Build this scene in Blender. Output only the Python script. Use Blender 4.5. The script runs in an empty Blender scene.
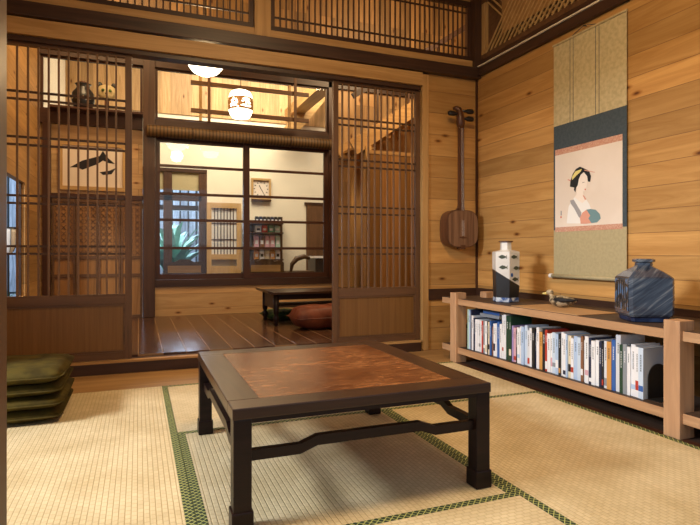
import bpy, bmesh, math, random
from mathutils import Vector, Matrix, Euler
S = bpy.context.scene
COL = S.collection
# ---------------------------------------------------------------- camera
F, VH, TH, H = 540.0, 253.0, math.radians(21.4), 0.74
cd = bpy.data.cameras.new('camera'); cam = bpy.data.objects.new('camera', cd); COL.objects.link(cam)
cam.location = (0, 0, H); cam.rotation_euler = (math.radians(90), 0, -TH)
cd.sensor_width = 36; cd.lens = F*36/700.0; cd.shift_y = -(262.5-VH)/700.0; cd.clip_start = 0.02
S.camera = cam
# ---------------------------------------------------------------- world, light, exposure
S.view_settings.view_transform = 'Standard'; S.view_settings.look = 'None'
S.view_settings.gamma = 1; S.view_settings.use_curve_mapping = False
S.view_settings.exposure = 0.07
S.cycles.use_denoising = True; S.cycles.max_bounces = 8; S.cycles.diffuse_bounces = 4
S.cycles.glossy_bounces = 4; S.cycles.transparent_max_bounces = 16; S.cycles.sample_clamp_indirect = 4
S.cycles.caustics_reflective = False; S.cycles.caustics_refractive = False
w = bpy.data.worlds.new('sky'); S.world = w; w.use_nodes = True
bg = w.node_tree.nodes['Background']; bg.inputs[0].default_value = (.62, .78, 1, 1); bg.inputs[1].default_value = .5
def area(name, loc, aim, sx, sy, power, color):
    l = bpy.data.lights.new(name, 'AREA'); l.shape = 'RECTANGLE'; l.size = sx; l.size_y = sy; l.energy = power; l.color = color
    o = bpy.data.objects.new(name, l); COL.objects.link(o); o.location = loc
    o.rotation_euler = (Vector(aim)-Vector(loc)).to_track_quat('-Z', 'Y').to_euler(); return o
def point(name, loc, r, power, color):
    l = bpy.data.lights.new(name, 'POINT'); l.energy = power; l.color = color; l.shadow_soft_size = r
    o = bpy.data.objects.new(name, l); COL.objects.link(o); o.location = loc; return o
WARM = (1, .68, .34)
area('daylight_side_window', (-3.0, 1.80, 2.40), (1.4, 1.8, 0.2), 1.2, .6, 205, (.93, .96, 1))
area('daylight_front_opening', (0.9, -0.9, 1.5), (1.3, 2.4, 0.3), 1.8, 1.2, 4, (.95, .97, 1))
area('room_ceiling_lamp', (0.75, 1.35, 2.62), (1.2, 2.0, 0), .6, .6, 43, (1, .68, .34))
area('shop_fill', (1.6, 7.0, 3.7), (1.6, 7.9, 1.0), 2.4, 1.2, 150, (1, .88, .66))  # unseen fill added over the shop, lights its upper boards too
area('shop_daylight', (0.2, 10.6, 1.9), (.8, 7, 0.4), 2.5, 1.8, 90, (.62, .78, 1))
area('stair_fill', (2.9, 4.2, 3.5), (2.7, 5.6, 1.5), .7, .7, 62, (1, .72, .40))  # unseen fill added for the stairs and the boarded partition
area('garden_fill', (0.3, 10.2, 4.5), (0.2, 11.2, 0.8), 4, 2, 330, (.72, .86, 1))  # area fill added outdoors to brighten the fence and plants
area('hall_fill', (-.2, 4.5, 3.7), (-.1, 5.9, 1.5),   .9, .6, 42, WARM)  # unseen fill added to brighten the left end of the hall
# ---------------------------------------------------------------- pixel measuring helpers (same numbers as the survey of the room)
def BW(u, v, y=3.6):
    t = math.tan(math.atan((u-350)/F)+TH); x = t*y; d = y*math.cos(TH)+x*math.sin(TH); return x, H+(VH-v)*d/F
def RW(u, v, x=2.49):
    t = math.tan(math.atan((u-350)/F)+TH); y = x/t; d = y*math.cos(TH)+x*math.sin(TH); return y, H+(VH-v)*d/F
# ---------------------------------------------------------------- materials
def newmat(name):
    m = bpy.data.materials.new(name); m.use_nodes = True
    n = m.node_tree.nodes; return m, n, m.node_tree.links, n['Principled BSDF']
def mixc(n, l, a, b, fac, mode='MULTIPLY'):
    x = n.new('ShaderNodeMix'); x.data_type = 'RGBA'; x.blend_type = mode
    for sock, val in ((0, fac), (6, a), (7, b)):
        if hasattr(val, 'is_output'): l.new(val, x.inputs[sock])
        else: x.inputs[sock].default_value = val if sock == 0 else (*val, 1)
    return x.outputs[2]
def coords(n, l, order, scale):
    tc = n.new('ShaderNodeTexCoord'); sp = n.new('ShaderNodeSeparateXYZ'); l.new(tc.outputs['Object'], sp.inputs[0])
    cb = n.new('ShaderNodeCombineXYZ')
    for i, a in enumerate(order): l.new(sp.outputs['XYZ'.index(a)], cb.inputs[i])
    mp = n.new('ShaderNodeMapping'); mp.inputs['Scale'].default_value = scale; l.new(cb.outputs[0], mp.inputs[0])
    return cb.outputs[0], mp.outputs[0]
def ramp(n, l, src, stops):
    r = n.new('ShaderNodeValToRGB'); l.new(src, r.inputs[0]); e = r.color_ramp.elements
    while len(e) < len(stops): e.new(.5)
    for el, (p, c) in zip(e, stops): el.position = p; el.color = (*c, 1)
    return r.outputs[0]
def wood(name, c1, c2, axis='X', rough=.5, fine=22, spec=.4, contrast=1.0):
    m, n, l, b = newmat(name)
    order = {'X': 'XYZ', 'Y': 'YXZ', 'Z': 'ZXY'}[axis]
    _, v = coords(n, l, order, (1.3, fine, fine))
    t = n.new('ShaderNodeTexNoise'); t.inputs['Scale'].default_value = 1; t.inputs['Detail'].default_value = 5
    t.inputs['Roughness'].default_value = .62; t.inputs['Distortion'].default_value = .9; l.new(v, t.inputs[0])
    c = ramp(n, l, t.outputs[0], ((.5-.18/contrast, c1), (.5+.18/contrast, c2)))
    l.new(c, b.inputs['Base Color']); b.inputs['Roughness'].default_value = rough
    b.inputs['Specular IOR Level'].default_value = spec
    bp = n.new('ShaderNodeBump'); bp.inputs['Strength'].default_value = .15; bp.inputs['Distance'].default_value = .002
    l.new(t.outputs[0], bp.inputs['Height']); l.new(bp.outputs[0], b.inputs['Normal'])
    return m
def planks(name, c1, c2, order, width, length, rough=.5, gap=(.20, .10, .04), gapw=.0014, knots=True, spec=.35, vary=.75):
    m, n, l, b = newmat(name)
    raw, v = coords(n, l, order, (1.6, 20, 1))
    t = n.new('ShaderNodeTexNoise'); t.inputs['Scale'].default_value = 1; t.inputs['Detail'].default_value = 5
    t.inputs['Roughness'].default_value = .6; t.inputs['Distortion'].default_value = 1.2
    bk = n.new('ShaderNodeTexBrick'); l.new(raw, bk.inputs['Vector']); bk.inputs['Scale'].default_value = 1
    bk.inputs['Brick Width'].default_value = length; bk.inputs['Row Height'].default_value = width
    bk.inputs['Mortar Size'].default_value = gapw; bk.inputs['Mortar Smooth'].default_value = .2
    bk.offset = .37; bk.offset_frequency = 3
    bk.inputs['Color1'].default_value = (vary, vary, vary, 1); bk.inputs['Color2'].default_value = (1.12, 1.1, 1.08, 1)
    bk.inputs['Mortar'].default_value = (1, 1, 1, 1)
    # per-plank shift of the grain
    ad = n.new('ShaderNodeVectorMath'); ad.operation = 'MULTIPLY_ADD'; l.new(bk.outputs['Color'], ad.inputs[0])
    ad.inputs[1].default_value = (37, 19, 0); l.new(v, ad.inputs[2]); l.new(ad.outputs[0], t.inputs[0])
    c = ramp(n, l, t.outputs[0], ((.33, c1), (.5, tuple((a+q)/2 for a, q in zip(c1, c2))), (.66, c2)))
    c = mixc(n, l, c, bk.outputs['Color'], 1.0)
    if knots:
        mk = n.new('ShaderNodeMapping'); mk.inputs['Scale'].default_value = (2.2, 5.6, 1); l.new(raw, mk.inputs[0])
        vo = n.new('ShaderNodeTexVoronoi'); vo.inputs['Scale'].default_value = 1.0; l.new(mk.outputs[0], vo.inputs[0])
        vo.feature = 'F1'; vo.distance = 'EUCLIDEAN'; vo.voronoi_dimensions = '2D'
        kc = n.new('ShaderNodeSeparateColor'); l.new(vo.outputs['Color'], kc.inputs[0]); km = n.new('ShaderNodeMath'); km.operation = 'GREATER_THAN'; l.new(kc.outputs[0], km.inputs[0]); km.inputs[1].default_value = .6
        kr = ramp(n, l, vo.outputs['Distance'], ((.02, (.22, .12, .07)), (.06, (.75, .62, .5)), (.1, (1, 1, 1))))
        c = mixc(n, l, c, kr, km.outputs[0])
    c = mixc(n, l, c, gap, bk.outputs['Fac'], 'MIX')
    l.new(c, b.inputs['Base Color']); b.inputs['Roughness'].default_value = rough; b.inputs['Specular IOR Level'].default_value = spec
    bp = n.new('ShaderNodeBump'); bp.inputs['Strength'].default_value = .6; bp.inputs['Distance'].default_value = .004; bp.invert = True
    l.new(bk.outputs['Fac'], bp.inputs['Height']); l.new(bp.outputs[0], b.inputs['Normal'])
    return m
def plain(name, c, rough=.5, spec=.4, noise=0, nscale=20, metal=0, c2=None, bump=0):
    m, n, l, b = newmat(name); b.inputs['Roughness'].default_value = rough; b.inputs['Specular IOR Level'].default_value = spec
    b.inputs['Metallic'].default_value = metal
    if noise or c2:
        tc = n.new('ShaderNodeTexCoord'); t = n.new('ShaderNodeTexNoise'); t.inputs['Scale'].default_value = nscale
        t.inputs['Detail'].default_value = 4; l.new(tc.outputs['Object'], t.inputs[0])
        c2 = c2 or tuple(x*(1-noise) for x in c)
        l.new(ramp(n, l, t.outputs[0], ((.36, c2), (.62, c))), b.inputs['Base Color'])
        if bump:
            bp = n.new('ShaderNodeBump'); bp.inputs['Strength'].default_value = bump; bp.inputs['Distance'].default_value = .01
            l.new(t.outputs[0], bp.inputs['Height']); l.new(bp.outputs[0], b.inputs['Normal'])
    else: b.inputs['Base Color'].default_value = (*c, 1)
    return m
def emit(name, c, strength):
    m, n, l, b = newmat(name); b.inputs['Base Color'].default_value = (.9, .85, .75, 1)
    b.inputs['Emission Color'].default_value = (*c, 1); b.inputs['Emission Strength'].default_value = strength; return m
def glass(name, tint=(1, 1, 1)):
    m, n, l, b = newmat(name); n.remove(b)
    tr = n.new('ShaderNodeBsdfTransparent'); tr.inputs[0].default_value = (*tint, 1)
    gl = n.new('ShaderNodeBsdfGlossy'); gl.inputs['Roughness'].default_value = .02
    fr = n.new('ShaderNodeFresnel'); fr.inputs[0].default_value = 1.45
    mx = n.new('ShaderNodeMixShader'); l.new(fr.outputs[0], mx.inputs[0]); l.new(tr.outputs[0], mx.inputs[1]); l.new(gl.outputs[0], mx.inputs[2])
    l.new(mx.outputs[0], n['Material Output'].inputs[0]); return m
def tatami(name, along):
    # fine rush ribs running along one axis, tiny cross stitches
    m, n, l, b = newmat(name); raw, v = coords(n, l, 'XYZ' if along == 'Y' else 'YXZ', (1, 1, 1))
    sw = n.new('ShaderNodeSeparateXYZ'); l.new(raw, sw.inputs[0]); cw = n.new('ShaderNodeCombineXYZ'); l.new(sw.outputs[1], cw.inputs[0]); l.new(sw.outputs[0], cw.inputs[1])
    w1 = n.new('ShaderNodeTexBrick'); w1.inputs['Scale'].default_value = 1; w1.inputs['Brick Width'].default_value = .026; w1.inputs['Row Height'].default_value = .0165
    w1.inputs['Mortar Size'].default_value = .0028; w1.inputs['Mortar Smooth'].default_value = 1.0; w1.offset = .5; l.new(cw.outputs[0], w1.inputs['Vector'])
    w1.inputs['Color1'].default_value = (.93, .92, .9, 1); w1.inputs['Color2'].default_value = (1.04, 1.04, 1.04, 1); w1.inputs['Mortar'].default_value = (.78, .74, .66, 1)
    ns = n.new('ShaderNodeTexNoise'); ns.inputs['Scale'].default_value = 5; ns.inputs['Detail'].default_value = 5; l.new(raw, ns.inputs[0])
    c = ramp(n, l, ns.outputs[0], ((.35, (.60, .47, .26)), (.65, (.72, .59, .36))))
    c = mixc(n, l, c, w1.outputs['Color'], 1.0)
    l.new(c, b.inputs['Base Color']); b.inputs['Roughness'].default_value = .55; b.inputs['Specular IOR Level'].default_value = .3
    bp = n.new('ShaderNodeBump'); bp.inputs['Strength'].default_value = .5; bp.inputs['Distance'].default_value = .003; bp.invert = True
    l.new(w1.outputs['Fac'], bp.inputs['Height']); l.new(bp.outputs[0], b.inputs['Normal']); return m
def heri_mat():
    m, n, l, b = newmat('green patterned border cloth'); tc = n.new('ShaderNodeTexCoord'); sp = n.new('ShaderNodeSeparateXYZ'); l.new(tc.outputs['Object'], sp.inputs[0])
    def M(op, a, c=None):
        x = n.new('ShaderNodeMath'); x.operation = op
        for i, q in enumerate((a, c)):
            if q is None: continue
            if hasattr(q, 'is_output'): l.new(q, x.inputs[i])
            else: x.inputs[i].default_value = q
        return x.outputs[0]
    k = math.pi/.021
    a = M('ABSOLUTE', M('SINE', M('MULTIPLY', M('ADD', sp.outputs[0], sp.outputs[1]), k)))
    c = M('ABSOLUTE', M('SINE', M('MULTIPLY', M('SUBTRACT', sp.outputs[0], sp.outputs[1]), k)))
    mn = M('MINIMUM', a, c)
    l.new(ramp(n, l, mn, ((.22, (.46, .47, .15)), (.30, (.010, .026, .010)))), b.inputs['Base Color'])
    b.inputs['Roughness'].default_value = .7; return m
LW = (.61, .345, .115); LW1 = (.46, .235, .068)
M = dict(
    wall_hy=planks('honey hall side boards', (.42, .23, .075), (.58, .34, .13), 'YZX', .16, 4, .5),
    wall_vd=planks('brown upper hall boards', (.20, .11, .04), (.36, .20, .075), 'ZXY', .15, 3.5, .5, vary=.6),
    bar=wood('lattice bar timber', (.13, .068, .032), (.22, .12, .058), 'Z', .4), barx=wood('lattice crossbar timber', (.05, .025, .012), (.09, .045, .022), 'X', .4),
    sillz=wood('orange brown upright board', (.22, .10, .03), (.34, .17, .06), 'Z', .3),
    sill=wood('orange brown floor board', (.27, .14, .045), (.40, .23, .085), 'X', .5),
    wall_y=planks('honey pine wall boards', LW1, LW, 'YZX', .121, 4.3, .45, vary=.66),
    wall_x=planks('honey pine wall boards across', LW1, LW, 'XZY', .165, 4.3, .45, vary=.7),
    wall_v=planks('upright pine boards', (.42, .24, .09), (.62, .38, .17), 'ZXY', .15, 2.5, .5),
    wall_vy=planks('upright side boards', (.42, .24, .09), (.62, .38, .17), 'ZYX', .12, 2.5, .5),
    skirt=planks('skirting boards', (.50, .30, .13), (.66, .44, .22), 'XZY', .155, 2.6, .4),
    ceil=planks('ceiling boards', (.36, .2, .08), (.5, .3, .13), 'YXZ', .3, 3, .5),
    deck=planks('dark polished floor boards', (.055, .026, .014), (.12, .055, .03), 'YXZ', .152, 6, .22, gap=(.34, .2, .1), gapw=.0036, knots=False, spec=.6, vary=.8),
    lightx=wood('light timber beam', (.36, .19, .06), (.54, .32, .12), 'X', .5),
    lighty=wood('light timber along', (.36, .19, .06), (.54, .32, .12), 'Y', .5),
    lightz=wood('light timber post', (.36, .19, .06), (.54, .32, .12), 'Z', .5),
    shelf=wood('pale brown shelf timber', (.36, .20, .10), (.54, .33, .18), 'Y', .45),
    shelfz=wood('pale brown post timber', (.38, .21, .11), (.56, .34, .19), 'Z', .45),
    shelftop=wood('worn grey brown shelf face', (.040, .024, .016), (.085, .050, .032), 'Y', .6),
    darkx=wood('dark stained beam', (.030, .014, .009), (.065, .030, .017), 'X', .4),
    darky=wood('dark stained beam along', (.030, .014, .009), (.065, .030, .017), 'Y', .4),
    darkz=wood('dark stained post', (.045, .021, .012), (.085, .04, .022), 'Z', .4),
    red=wood('red brown sash timber', (.038, .014, .008), (.070, .026, .013), 'X', .38),
    redz=wood('red brown upright timber', (.038, .014, .008), (.070, .026, .013), 'Z', .38),
    doorz=wood('brown door timber', (.085, .04, .018), (.15, .075, .034), 'Z', .4),
    doorx=wood('brown door rail timber', (.085, .04, .018), (.15, .075, .034), 'X', .4),
    panel=wood('brown door board', (.15, .07, .018), (.21, .10, .028), 'Z', .42, fine=60),
    table=wood('near black rosewood', (.009, .0045, .004), (.020, .009, .007), 'X', .32, spec=.22),
    tabley=wood('brown table border', (.030, .014, .008), (.056, .027, .014), 'Y', .28, spec=.4),
    tablex=wood('brown table border across', (.030, .014, .008), (.056, .027, .014), 'X', .28, spec=.4),
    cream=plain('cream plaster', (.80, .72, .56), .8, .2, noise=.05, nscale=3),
    black=plain('black metal', (.012, .012, .013), .35, .5),
    glass=glass('window glass'), dglass=glass('transom glass'),
    tatY=tatami('tatami rush lengthwise', 'Y'), tatX=tatami('tatami rush crosswise', 'X'), heri=heri_mat(),
    olive=plain('olive green cloth', (.082, .058, .008), .8, .2, c2=(.040, .028, .004), nscale=14, bump=.5),
    rust=plain('rust brown cushion cloth', (.20, .058, .03), .5, .3, c2=(.11, .028, .016), nscale=10, bump=.5),
    greenc=plain('green cushion cloth', (.10, .17, .04), .6, .3, c2=(.03, .06, .02), nscale=25),
    silk=plain('beige patterned silk', (.56, .46, .26), .6, .3, c2=(.45, .37, .20), nscale=42),
    silk2=plain('olive beige silk', (.44, .37, .21), .6, .3, c2=(.39, .33, .185), nscale=60),
    bluecloth=plain('slate blue cloth', (.066, .085, .098), .7, .2, c2=(.052, .070, .082), nscale=60),
    paper=plain('painting paper', (.80, .70, .60), .7, .2, c2=(.72, .62, .52), nscale=3),
    pink=plain('pink brocade', (.50, .22, .15), .6, .3, c2=(.62, .40, .28), nscale=160),
    ink=plain('ink black', (.02, .02, .022), .6, .2), white=plain('soft white', (.82, .80, .76), .5, .3),
    skinp=plain('painted pale skin', (.84, .74, .64), .7, .2), greyp=plain('painted grey', (.33, .32, .33), .7, .2),
    teal=plain('painted teal', (.16, .27, .29), .7, .2), salmon=plain('painted salmon', (.68, .33, .24), .7, .2),
    yell=plain('painted yellow', (.72, .62, .22), .7, .2), redp=plain('seal red', (.6, .12, .07), .7, .2),
    lampw=emit('glowing lamp glass', (1, .86, .62), 7), lantern=emit('glowing lantern paper', (1, .84, .58), 6),
    lband=emit('brown lantern band', (.6, .25, .06), .22),
    bamboo=None, shami=wood('worn hide skin', (.10, .045, .022), (.26, .14, .075), 'Z', .5, fine=30),
    shamid=wood('dark instrument timber', (.055, .020, .009), (.13, .05, .022), 'Z', .35),
    page=plain('book paper', (.70, .66, .58), .8, .2), leaf=plain('leaf green', (.10, .30, .13), .5, .4, c2=(.05, .17, .08), nscale=6),
    leafb=plain('pale leaf green', (.22, .48, .36), .5, .4, c2=(.12, .33, .25), nscale=6),
    concrete=plain('grey outside wall', (.30, .36, .44), .9, .1, noise=.3, nscale=1.5), ground=plain('garden ground', (.2, .2, .19), .9, .1, noise=.3, nscale=3),
    oak=wood('yellow oak', (.40, .24, .09), (.56, .36, .15), 'Z', .45), oakx=wood('yellow oak rail', (.40, .24, .09), (.56, .36, .15), 'X', .45),
)
m, n, l, b = newmat('rolled bamboo'); raw, v = coords(n, l, 'XZY', (1, 1, 1))
wv = n.new('ShaderNodeTexWave'); wv.bands_direction = 'X'; wv.inputs['Scale'].default_value = 9; l.new(raw, wv.inputs[0])
l.new(ramp(n, l, wv.outputs[0], ((.1, (.045, .024, .008)), (.5, (.13, .07, .022)))), b.inputs['Base Color']); b.inputs['Roughness'].default_value = .6
M['bamboo'] = m; M['lband'].node_tree.nodes['Principled BSDF'].inputs['Base Color'].default_value = (.22, .10, .03, 1)
# burl table panel
m, n, l, b = newmat('red brown burl panel'); tc = n.new('ShaderNodeTexCoord')
mp = n.new('ShaderNodeMapping'); mp.inputs['Scale'].default_value = (5, 17, 1); l.new(tc.outputs['Object'], mp.inputs[0])
t1 = n.new('ShaderNodeTexNoise'); t1.inputs['Scale'].default_value = 2.2; t1.inputs['Detail'].default_value = 8; t1.inputs['Roughness'].default_value = .7
t1.inputs['Distortion'].default_value = 1.6; l.new(mp.outputs[0], t1.inputs[0])
t2 = n.new('ShaderNodeTexNoise'); t2.inputs['Scale'].default_value = 2.6; t2.inputs['Detail'].default_value = 3; l.new(tc.outputs['Object'], t2.inputs[0])
c = ramp(n, l, t1.outputs[0], ((.30, (.07, .021, .008)), (.48, (.175, .062, .021)), (.68, (.36, .155, .055))))
c = mixc(n, l, c, ramp(n, l, t2.outputs[0], ((.36, (.5, .4, .33)), (.56, (1, 1, 1)))), .9)
l.new(c, b.inputs['Base Color']); b.inputs['Roughness'].default_value = .25; b.inputs['Specular IOR Level'].default_value = .4
M['burl'] = m
# streaky blue glaze
def glaze(name, stops, scale, rough=.12):
    m, n, l, b = newmat(name); tc = n.new('ShaderNodeTexCoord'); mp = n.new('ShaderNodeMapping'); mp.inputs['Scale'].default_value = scale
    m0 = n.new('ShaderNodeMapping'); m0.inputs['Rotation'].default_value = (0, .62, 0); l.new(tc.outputs['Object'], m0.inputs[0]); l.new(m0.outputs[0], mp.inputs[0])
    t = n.new('ShaderNodeTexNoise'); t.inputs['Scale'].default_value = 1; t.inputs['Detail'].default_value = 6; t.inputs['Distortion'].default_value = .5; l.new(mp.outputs[0], t.inputs[0])
    l.new(ramp(n, l, t.outputs[0], stops), b.inputs['Base Color']); b.inputs['Roughness'].default_value = rough; b.inputs['Coat Weight'].default_value = .3
    bp = n.new('ShaderNodeBump'); bp.inputs['Strength'].default_value = .3; bp.inputs['Distance'].default_value = .004; l.new(t.outputs[0], bp.inputs['Height']); l.new(bp.outputs[0], b.inputs['Normal'])
    return m
M['blueglaze'] = glaze('streaked blue glaze', ((.36, (.022, .030, .05)), (.54, (.055, .072, .105)), (.74, (.20, .22, .24))), (7, 7, 75))
M['blueglaze2'] = glaze('dark blue glaze', ((.34, (.010, .02, .06)), (.65, (.035, .065, .15))), (8, 8, 20))
M['blotch'] = glaze('brown and blue glaze', ((.40, (.02, .02, .03)), (.5, (.14, .10, .07)), (.6, (.12, .22, .42))), (20, 20, 20))
M['potwhite'] = glaze('pale crackle glaze', ((.35, (.58, .57, .54)), (.6, (.74, .73, .70))), (8, 8, 8), .25)
M['potblack'] = plain('matt black glaze', (.018, .018, .02), .3, .5)
M['potbase'] = glaze('blue and white speckle', ((.42, (.05, .10, .28)), (.56, (.6, .66, .74))), (22, 22, 22), .2)
M['featherd'] = glaze('speckled feather paint', ((.40, (.05, .035, .02)), (.55, (.42, .33, .20))), (60, 60, 60), .4)
M['board'] = wood('thin tan mat board', (.42, .24, .11), (.54, .33, .16), 'Y', .5)
M['wickt'] = plain('carved brown chair timber', (.10, .055, .025), .5, .4, noise=.4, nscale=40)
# ---------------------------------------------------------------- object helpers
def place(o, parent=None):
    COL.objects.link(o)
    if parent: o.parent = parent
    return o
def tag(o, label, cat=None, group=None):
    o['label'] = label
    if cat: o['category'] = cat
    if group: o['group'] = group
    return o
def struct(o): o['kind'] = 'structure'; return o
def thing(name, label, cat, loc=(0, 0, 0), rz=0, group=None):
    o = bpy.data.objects.new(name, None); o.empty_display_size = .05; COL.objects.link(o)
    o.location = loc; o.rotation_euler = (0, 0, rz); return tag(o, label, cat, group)
class MB:
    def __init__(s): s.bm = bmesh.new()
    def box(s, x0, x1, y0, y1, z0, z1, bev=0, rot=None, taper=None):
        r = bmesh.ops.create_cube(s.bm, size=1); vs = r['verts']
        for v in vs: v.co = Vector((v.co.x*(x1-x0), v.co.y*(y1-y0), v.co.z*(z1-z0)))
        if rot is not None:
            R = Euler(rot).to_matrix()
            for v in vs: v.co = R @ v.co
        c = Vector(((x0+x1)/2, (y0+y1)/2, (z0+z1)/2))
        for v in vs: v.co += c
        if bev:
            es = {e for v in vs for e in v.link_edges}
            bmesh.ops.bevel(s.bm, geom=list(es), offset=bev, segments=2, affect='EDGES', profile=.6)
        return s
    def bar(s, a, b, w, h, bev=0):
        a, b = Vector(a), Vector(b); d = b-a; L = d.length; q = d.to_track_quat('X', 'Z').to_matrix()
        r = bmesh.ops.create_cube(s.bm, size=1); vs = r['verts']
        for v in vs: v.co = q @ Vector((v.co.x*L, v.co.y*w, v.co.z*h)) + (a+b)/2
        if bev: bmesh.ops.bevel(s.bm, geom=list({e for v in vs for e in v.link_edges}), offset=bev, segments=2, affect='EDGES')
        return s
    def tube(s, pts, r, seg=10, caps=True):
        pts = [Vector(p) for p in pts]; rs = r if isinstance(r, (list, tuple)) else [r]*len(pts); rings = []
        for i, p in enumerate(pts):
            d = (pts[min(i+1, len(pts)-1)]-pts[max(i-1, 0)]).normalized()
            a = d.orthogonal().normalized() if i == 0 else (a - d*a.dot(d)).normalized()
            b_ = d.cross(a)
            rings.append([s.bm.verts.new(p+(a*math.cos(t)+b_*math.sin(t))*rs[i]) for t in [2*math.pi*k/seg for k in range(seg)]])
        for q0, q1 in zip(rings, rings[1:]):
            for k in range(seg): s.bm.faces.new((q0[k], q0[(k+1) % seg], q1[(k+1) % seg], q1[k]))
        if caps: s.bm.faces.new(rings[0][::-1]); s.bm.faces.new(rings[-1])
        return s
    def lathe(s, prof, c=(0, 0, 0), seg=24, rz=0, sx=1, sy=1):
        c = Vector(c); rings = []
        for r, z in prof:
            rings.append([s.bm.verts.new(c+Vector((r*sx*math.cos(2*math.pi*k/seg+rz), r*sy*math.sin(2*math.pi*k/seg+rz), z))) for k in range(seg)])
        for q0, q1 in zip(rings, rings[1:]):
            for k in range(seg): s.bm.faces.new((q0[k], q0[(k+1) % seg], q1[(k+1) % seg], q1[k]))
        s.bm.faces.new(rings[0][::-1]); s.bm.faces.new(rings[-1]); return s
    def prism(s, pts, ext):
        """pts: 3-D polygon, extruded along ext"""
        e = Vector(ext); a = [s.bm.verts.new(Vector(p)) for p in pts]; b_ = [s.bm.verts.new(Vector(p)+e) for p in pts]
        n_ = len(a); s.bm.faces.new(a[::-1]); s.bm.faces.new(b_)
        for k in range(n_): s.bm.faces.new((a[k], a[(k+1) % n_], b_[(k+1) % n_], b_[k]))
        return s
    def build(s, name, mat, parent=None, smooth=False, sub=0):
        bmesh.ops.recalc_face_normals(s.bm, faces=s.bm.faces[:])
        me = bpy.data.meshes.new(name); s.bm.to_mesh(me); s.bm.free()
        if isinstance(mat, str): mat = M[mat]
        me.materials.append(mat)
        if smooth:
            for p in me.polygons: p.use_smooth = True
        o = bpy.data.objects.new(name, me); place(o, parent)
        if sub: md = o.modifiers.new('round', 'SUBSURF'); md.levels = sub; md.render_levels = sub
        return o
def B(name, mat, dims, parent=None, bev=0): return MB().box(*dims, bev=bev).build(name, mat, parent)
def pillow_bm(w_, d_, h_, c=(0, 0, 0), seed=0, n_=14, wr=.004):
    rnd = random.Random(seed); mb = MB(); ph = [rnd.uniform(0, 6) for _ in range(6)]
    c = Vector(c)
    def P(i, j, sg):
        u = i/n_*2-1; v = j/n_*2-1
        e = (1-abs(u)**5)*(1-abs(v)**5); e = max(e, 0)**.42
        x = u*w_/2*(1-.03*v*v); y = v*d_/2*(1-.03*u*u)
        wz = wr*(math.sin(9*u+ph[0]+3*v)+math.sin(11*v+ph[1]-2*u)+.7*math.sin(17*u*v+ph[2]))
        return c+Vector((x, y, h_/2+sg*(h_/2)*e*(.86+.14*e)+wz*e))
    top = [[mb.bm.verts.new(P(i, j, 1)) for j in range(n_+1)] for i in range(n_+1)]
    bot = [[top[i][j] if i in (0, n_) or j in (0, n_) else mb.bm.verts.new(P(i, j, -1)) for j in range(n_+1)] for i in range(n_+1)]
    for i in range(n_):
        for j in range(n_):
            mb.bm.faces.new((top[i][j], top[i+1][j], top[i+1][j+1], top[i][j+1]))
            try: mb.bm.faces.new((bot[i][j], bot[i][j+1], bot[i+1][j+1], bot[i+1][j]))
            except ValueError: pass
    return mb
# ================================================================ SETTING
XL, XR, YB, YF = -.78, 2.5, 3.62, .40           # main room
XH = 4.2                                          # hall right end
YW = 5.96                                         # glazed inner wall
struct(B('floor', 'ground', (-3, 6, -1.5, 14, -.35, -.15)))
struct(B('trim_1', 'darky', (XL, XR, YF-.6, 3.7, -.15, -.032)))               # sub-floor under mats
struct(B('trim_2', 'sill', (XL, XR, 3.178, 3.7, -.031, 0)))                 # board between the mats and the step
struct(B('trim_3', 'red', (1.992, 2.03, YF, 3.176, -.031, 0)))                # edge strip by the shelf
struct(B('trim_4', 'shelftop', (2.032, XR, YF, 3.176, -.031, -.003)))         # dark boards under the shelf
# back wall pieces
struct(B('wall_back', 'wall_x', (2.059, XR, YB, YB+.05, 0, 2.105)))
struct(B('trim_5', 'darkx', (2.059, XR-.012, YB-.012, YB, .381, .465)))
struct(B('trim_6', 'redz', (XR-.014, XR, YB-.014, YB, 0, 2.105)))
struct(B('trim_7', 'lightz', (2.004, 2.058, YB-.012, YB+.06, 0, 2.10), bev=.004))
struct(B('trim_8', 'darkx', (XL, 1.988, YB-.02, YB+.16, 0, .066)))            # step riser
struct(B('trim_9', 'lightx', (XL, 1.988, YB-.024, YB+.02, .067, .080)))
struct(B('trim_10', 'lightx', (XL, 1.995, YB-.035, YB+.02, 2.004, 2.10), bev=.003))
struct(B('trim_11', 'darkx', (XL, 1.988, YB-.012, YB+.066, 1.975, 2.003)))
struct(B('trim_12', 'darkx', (XL, XR, YB-.06, YB+.06, 2.106, 2.188), bev=.003))
struct(B('trim_13', 'lightx', (XL, 2.438, YB-.03, YB+.05, 2.190, 2.245)))
struct(B('trim_14', 'lightz', (.722, .832, YB-.036, YB+.06, 2.1885, 2.95)))
struct(B('trim_15', 'darkz', (2.44, XR, YB-.062, YB+.06, 2.189, 2.95)))
struct(B('wall_upper', 'wall_x', (XL, XR, YB+.002, YB+.05, 2.72, 2.95)))
# right wall
struct(B('wall_right', 'wall_y', (XR, XR+.05, YF, YB+.05, 0, 2.12)))
struct(B('trim_16', 'darky', (XR-.014, XR, YF, YB-.014, .381, .465)))
struct(B('trim_17', 'darky', (XR-.03, XR+.05, YF, YB-.062, 2.121, 2.186), bev=.003))
struct(B('trim_18', 'cream', (XR-.04, XR+.02, YF, YB-.064, 2.1865, 2.1945)))  # pale strip, its colour stands in for light through a gap above the beam
struct(B('trim_19', 'darky', (XR-.005, XR+.05, YF, YB-.064, 2.195, 2.246)))
struct(B('wall_right_upper', 'wall_y', (XR+.01, XR+.05, YF, YB, 2.72, 2.95)))
struct(B('ceiling', 'ceil', (XL-.1, XR+.1, YF-.1, YB+.06, 2.95, 3.0)))
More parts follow.
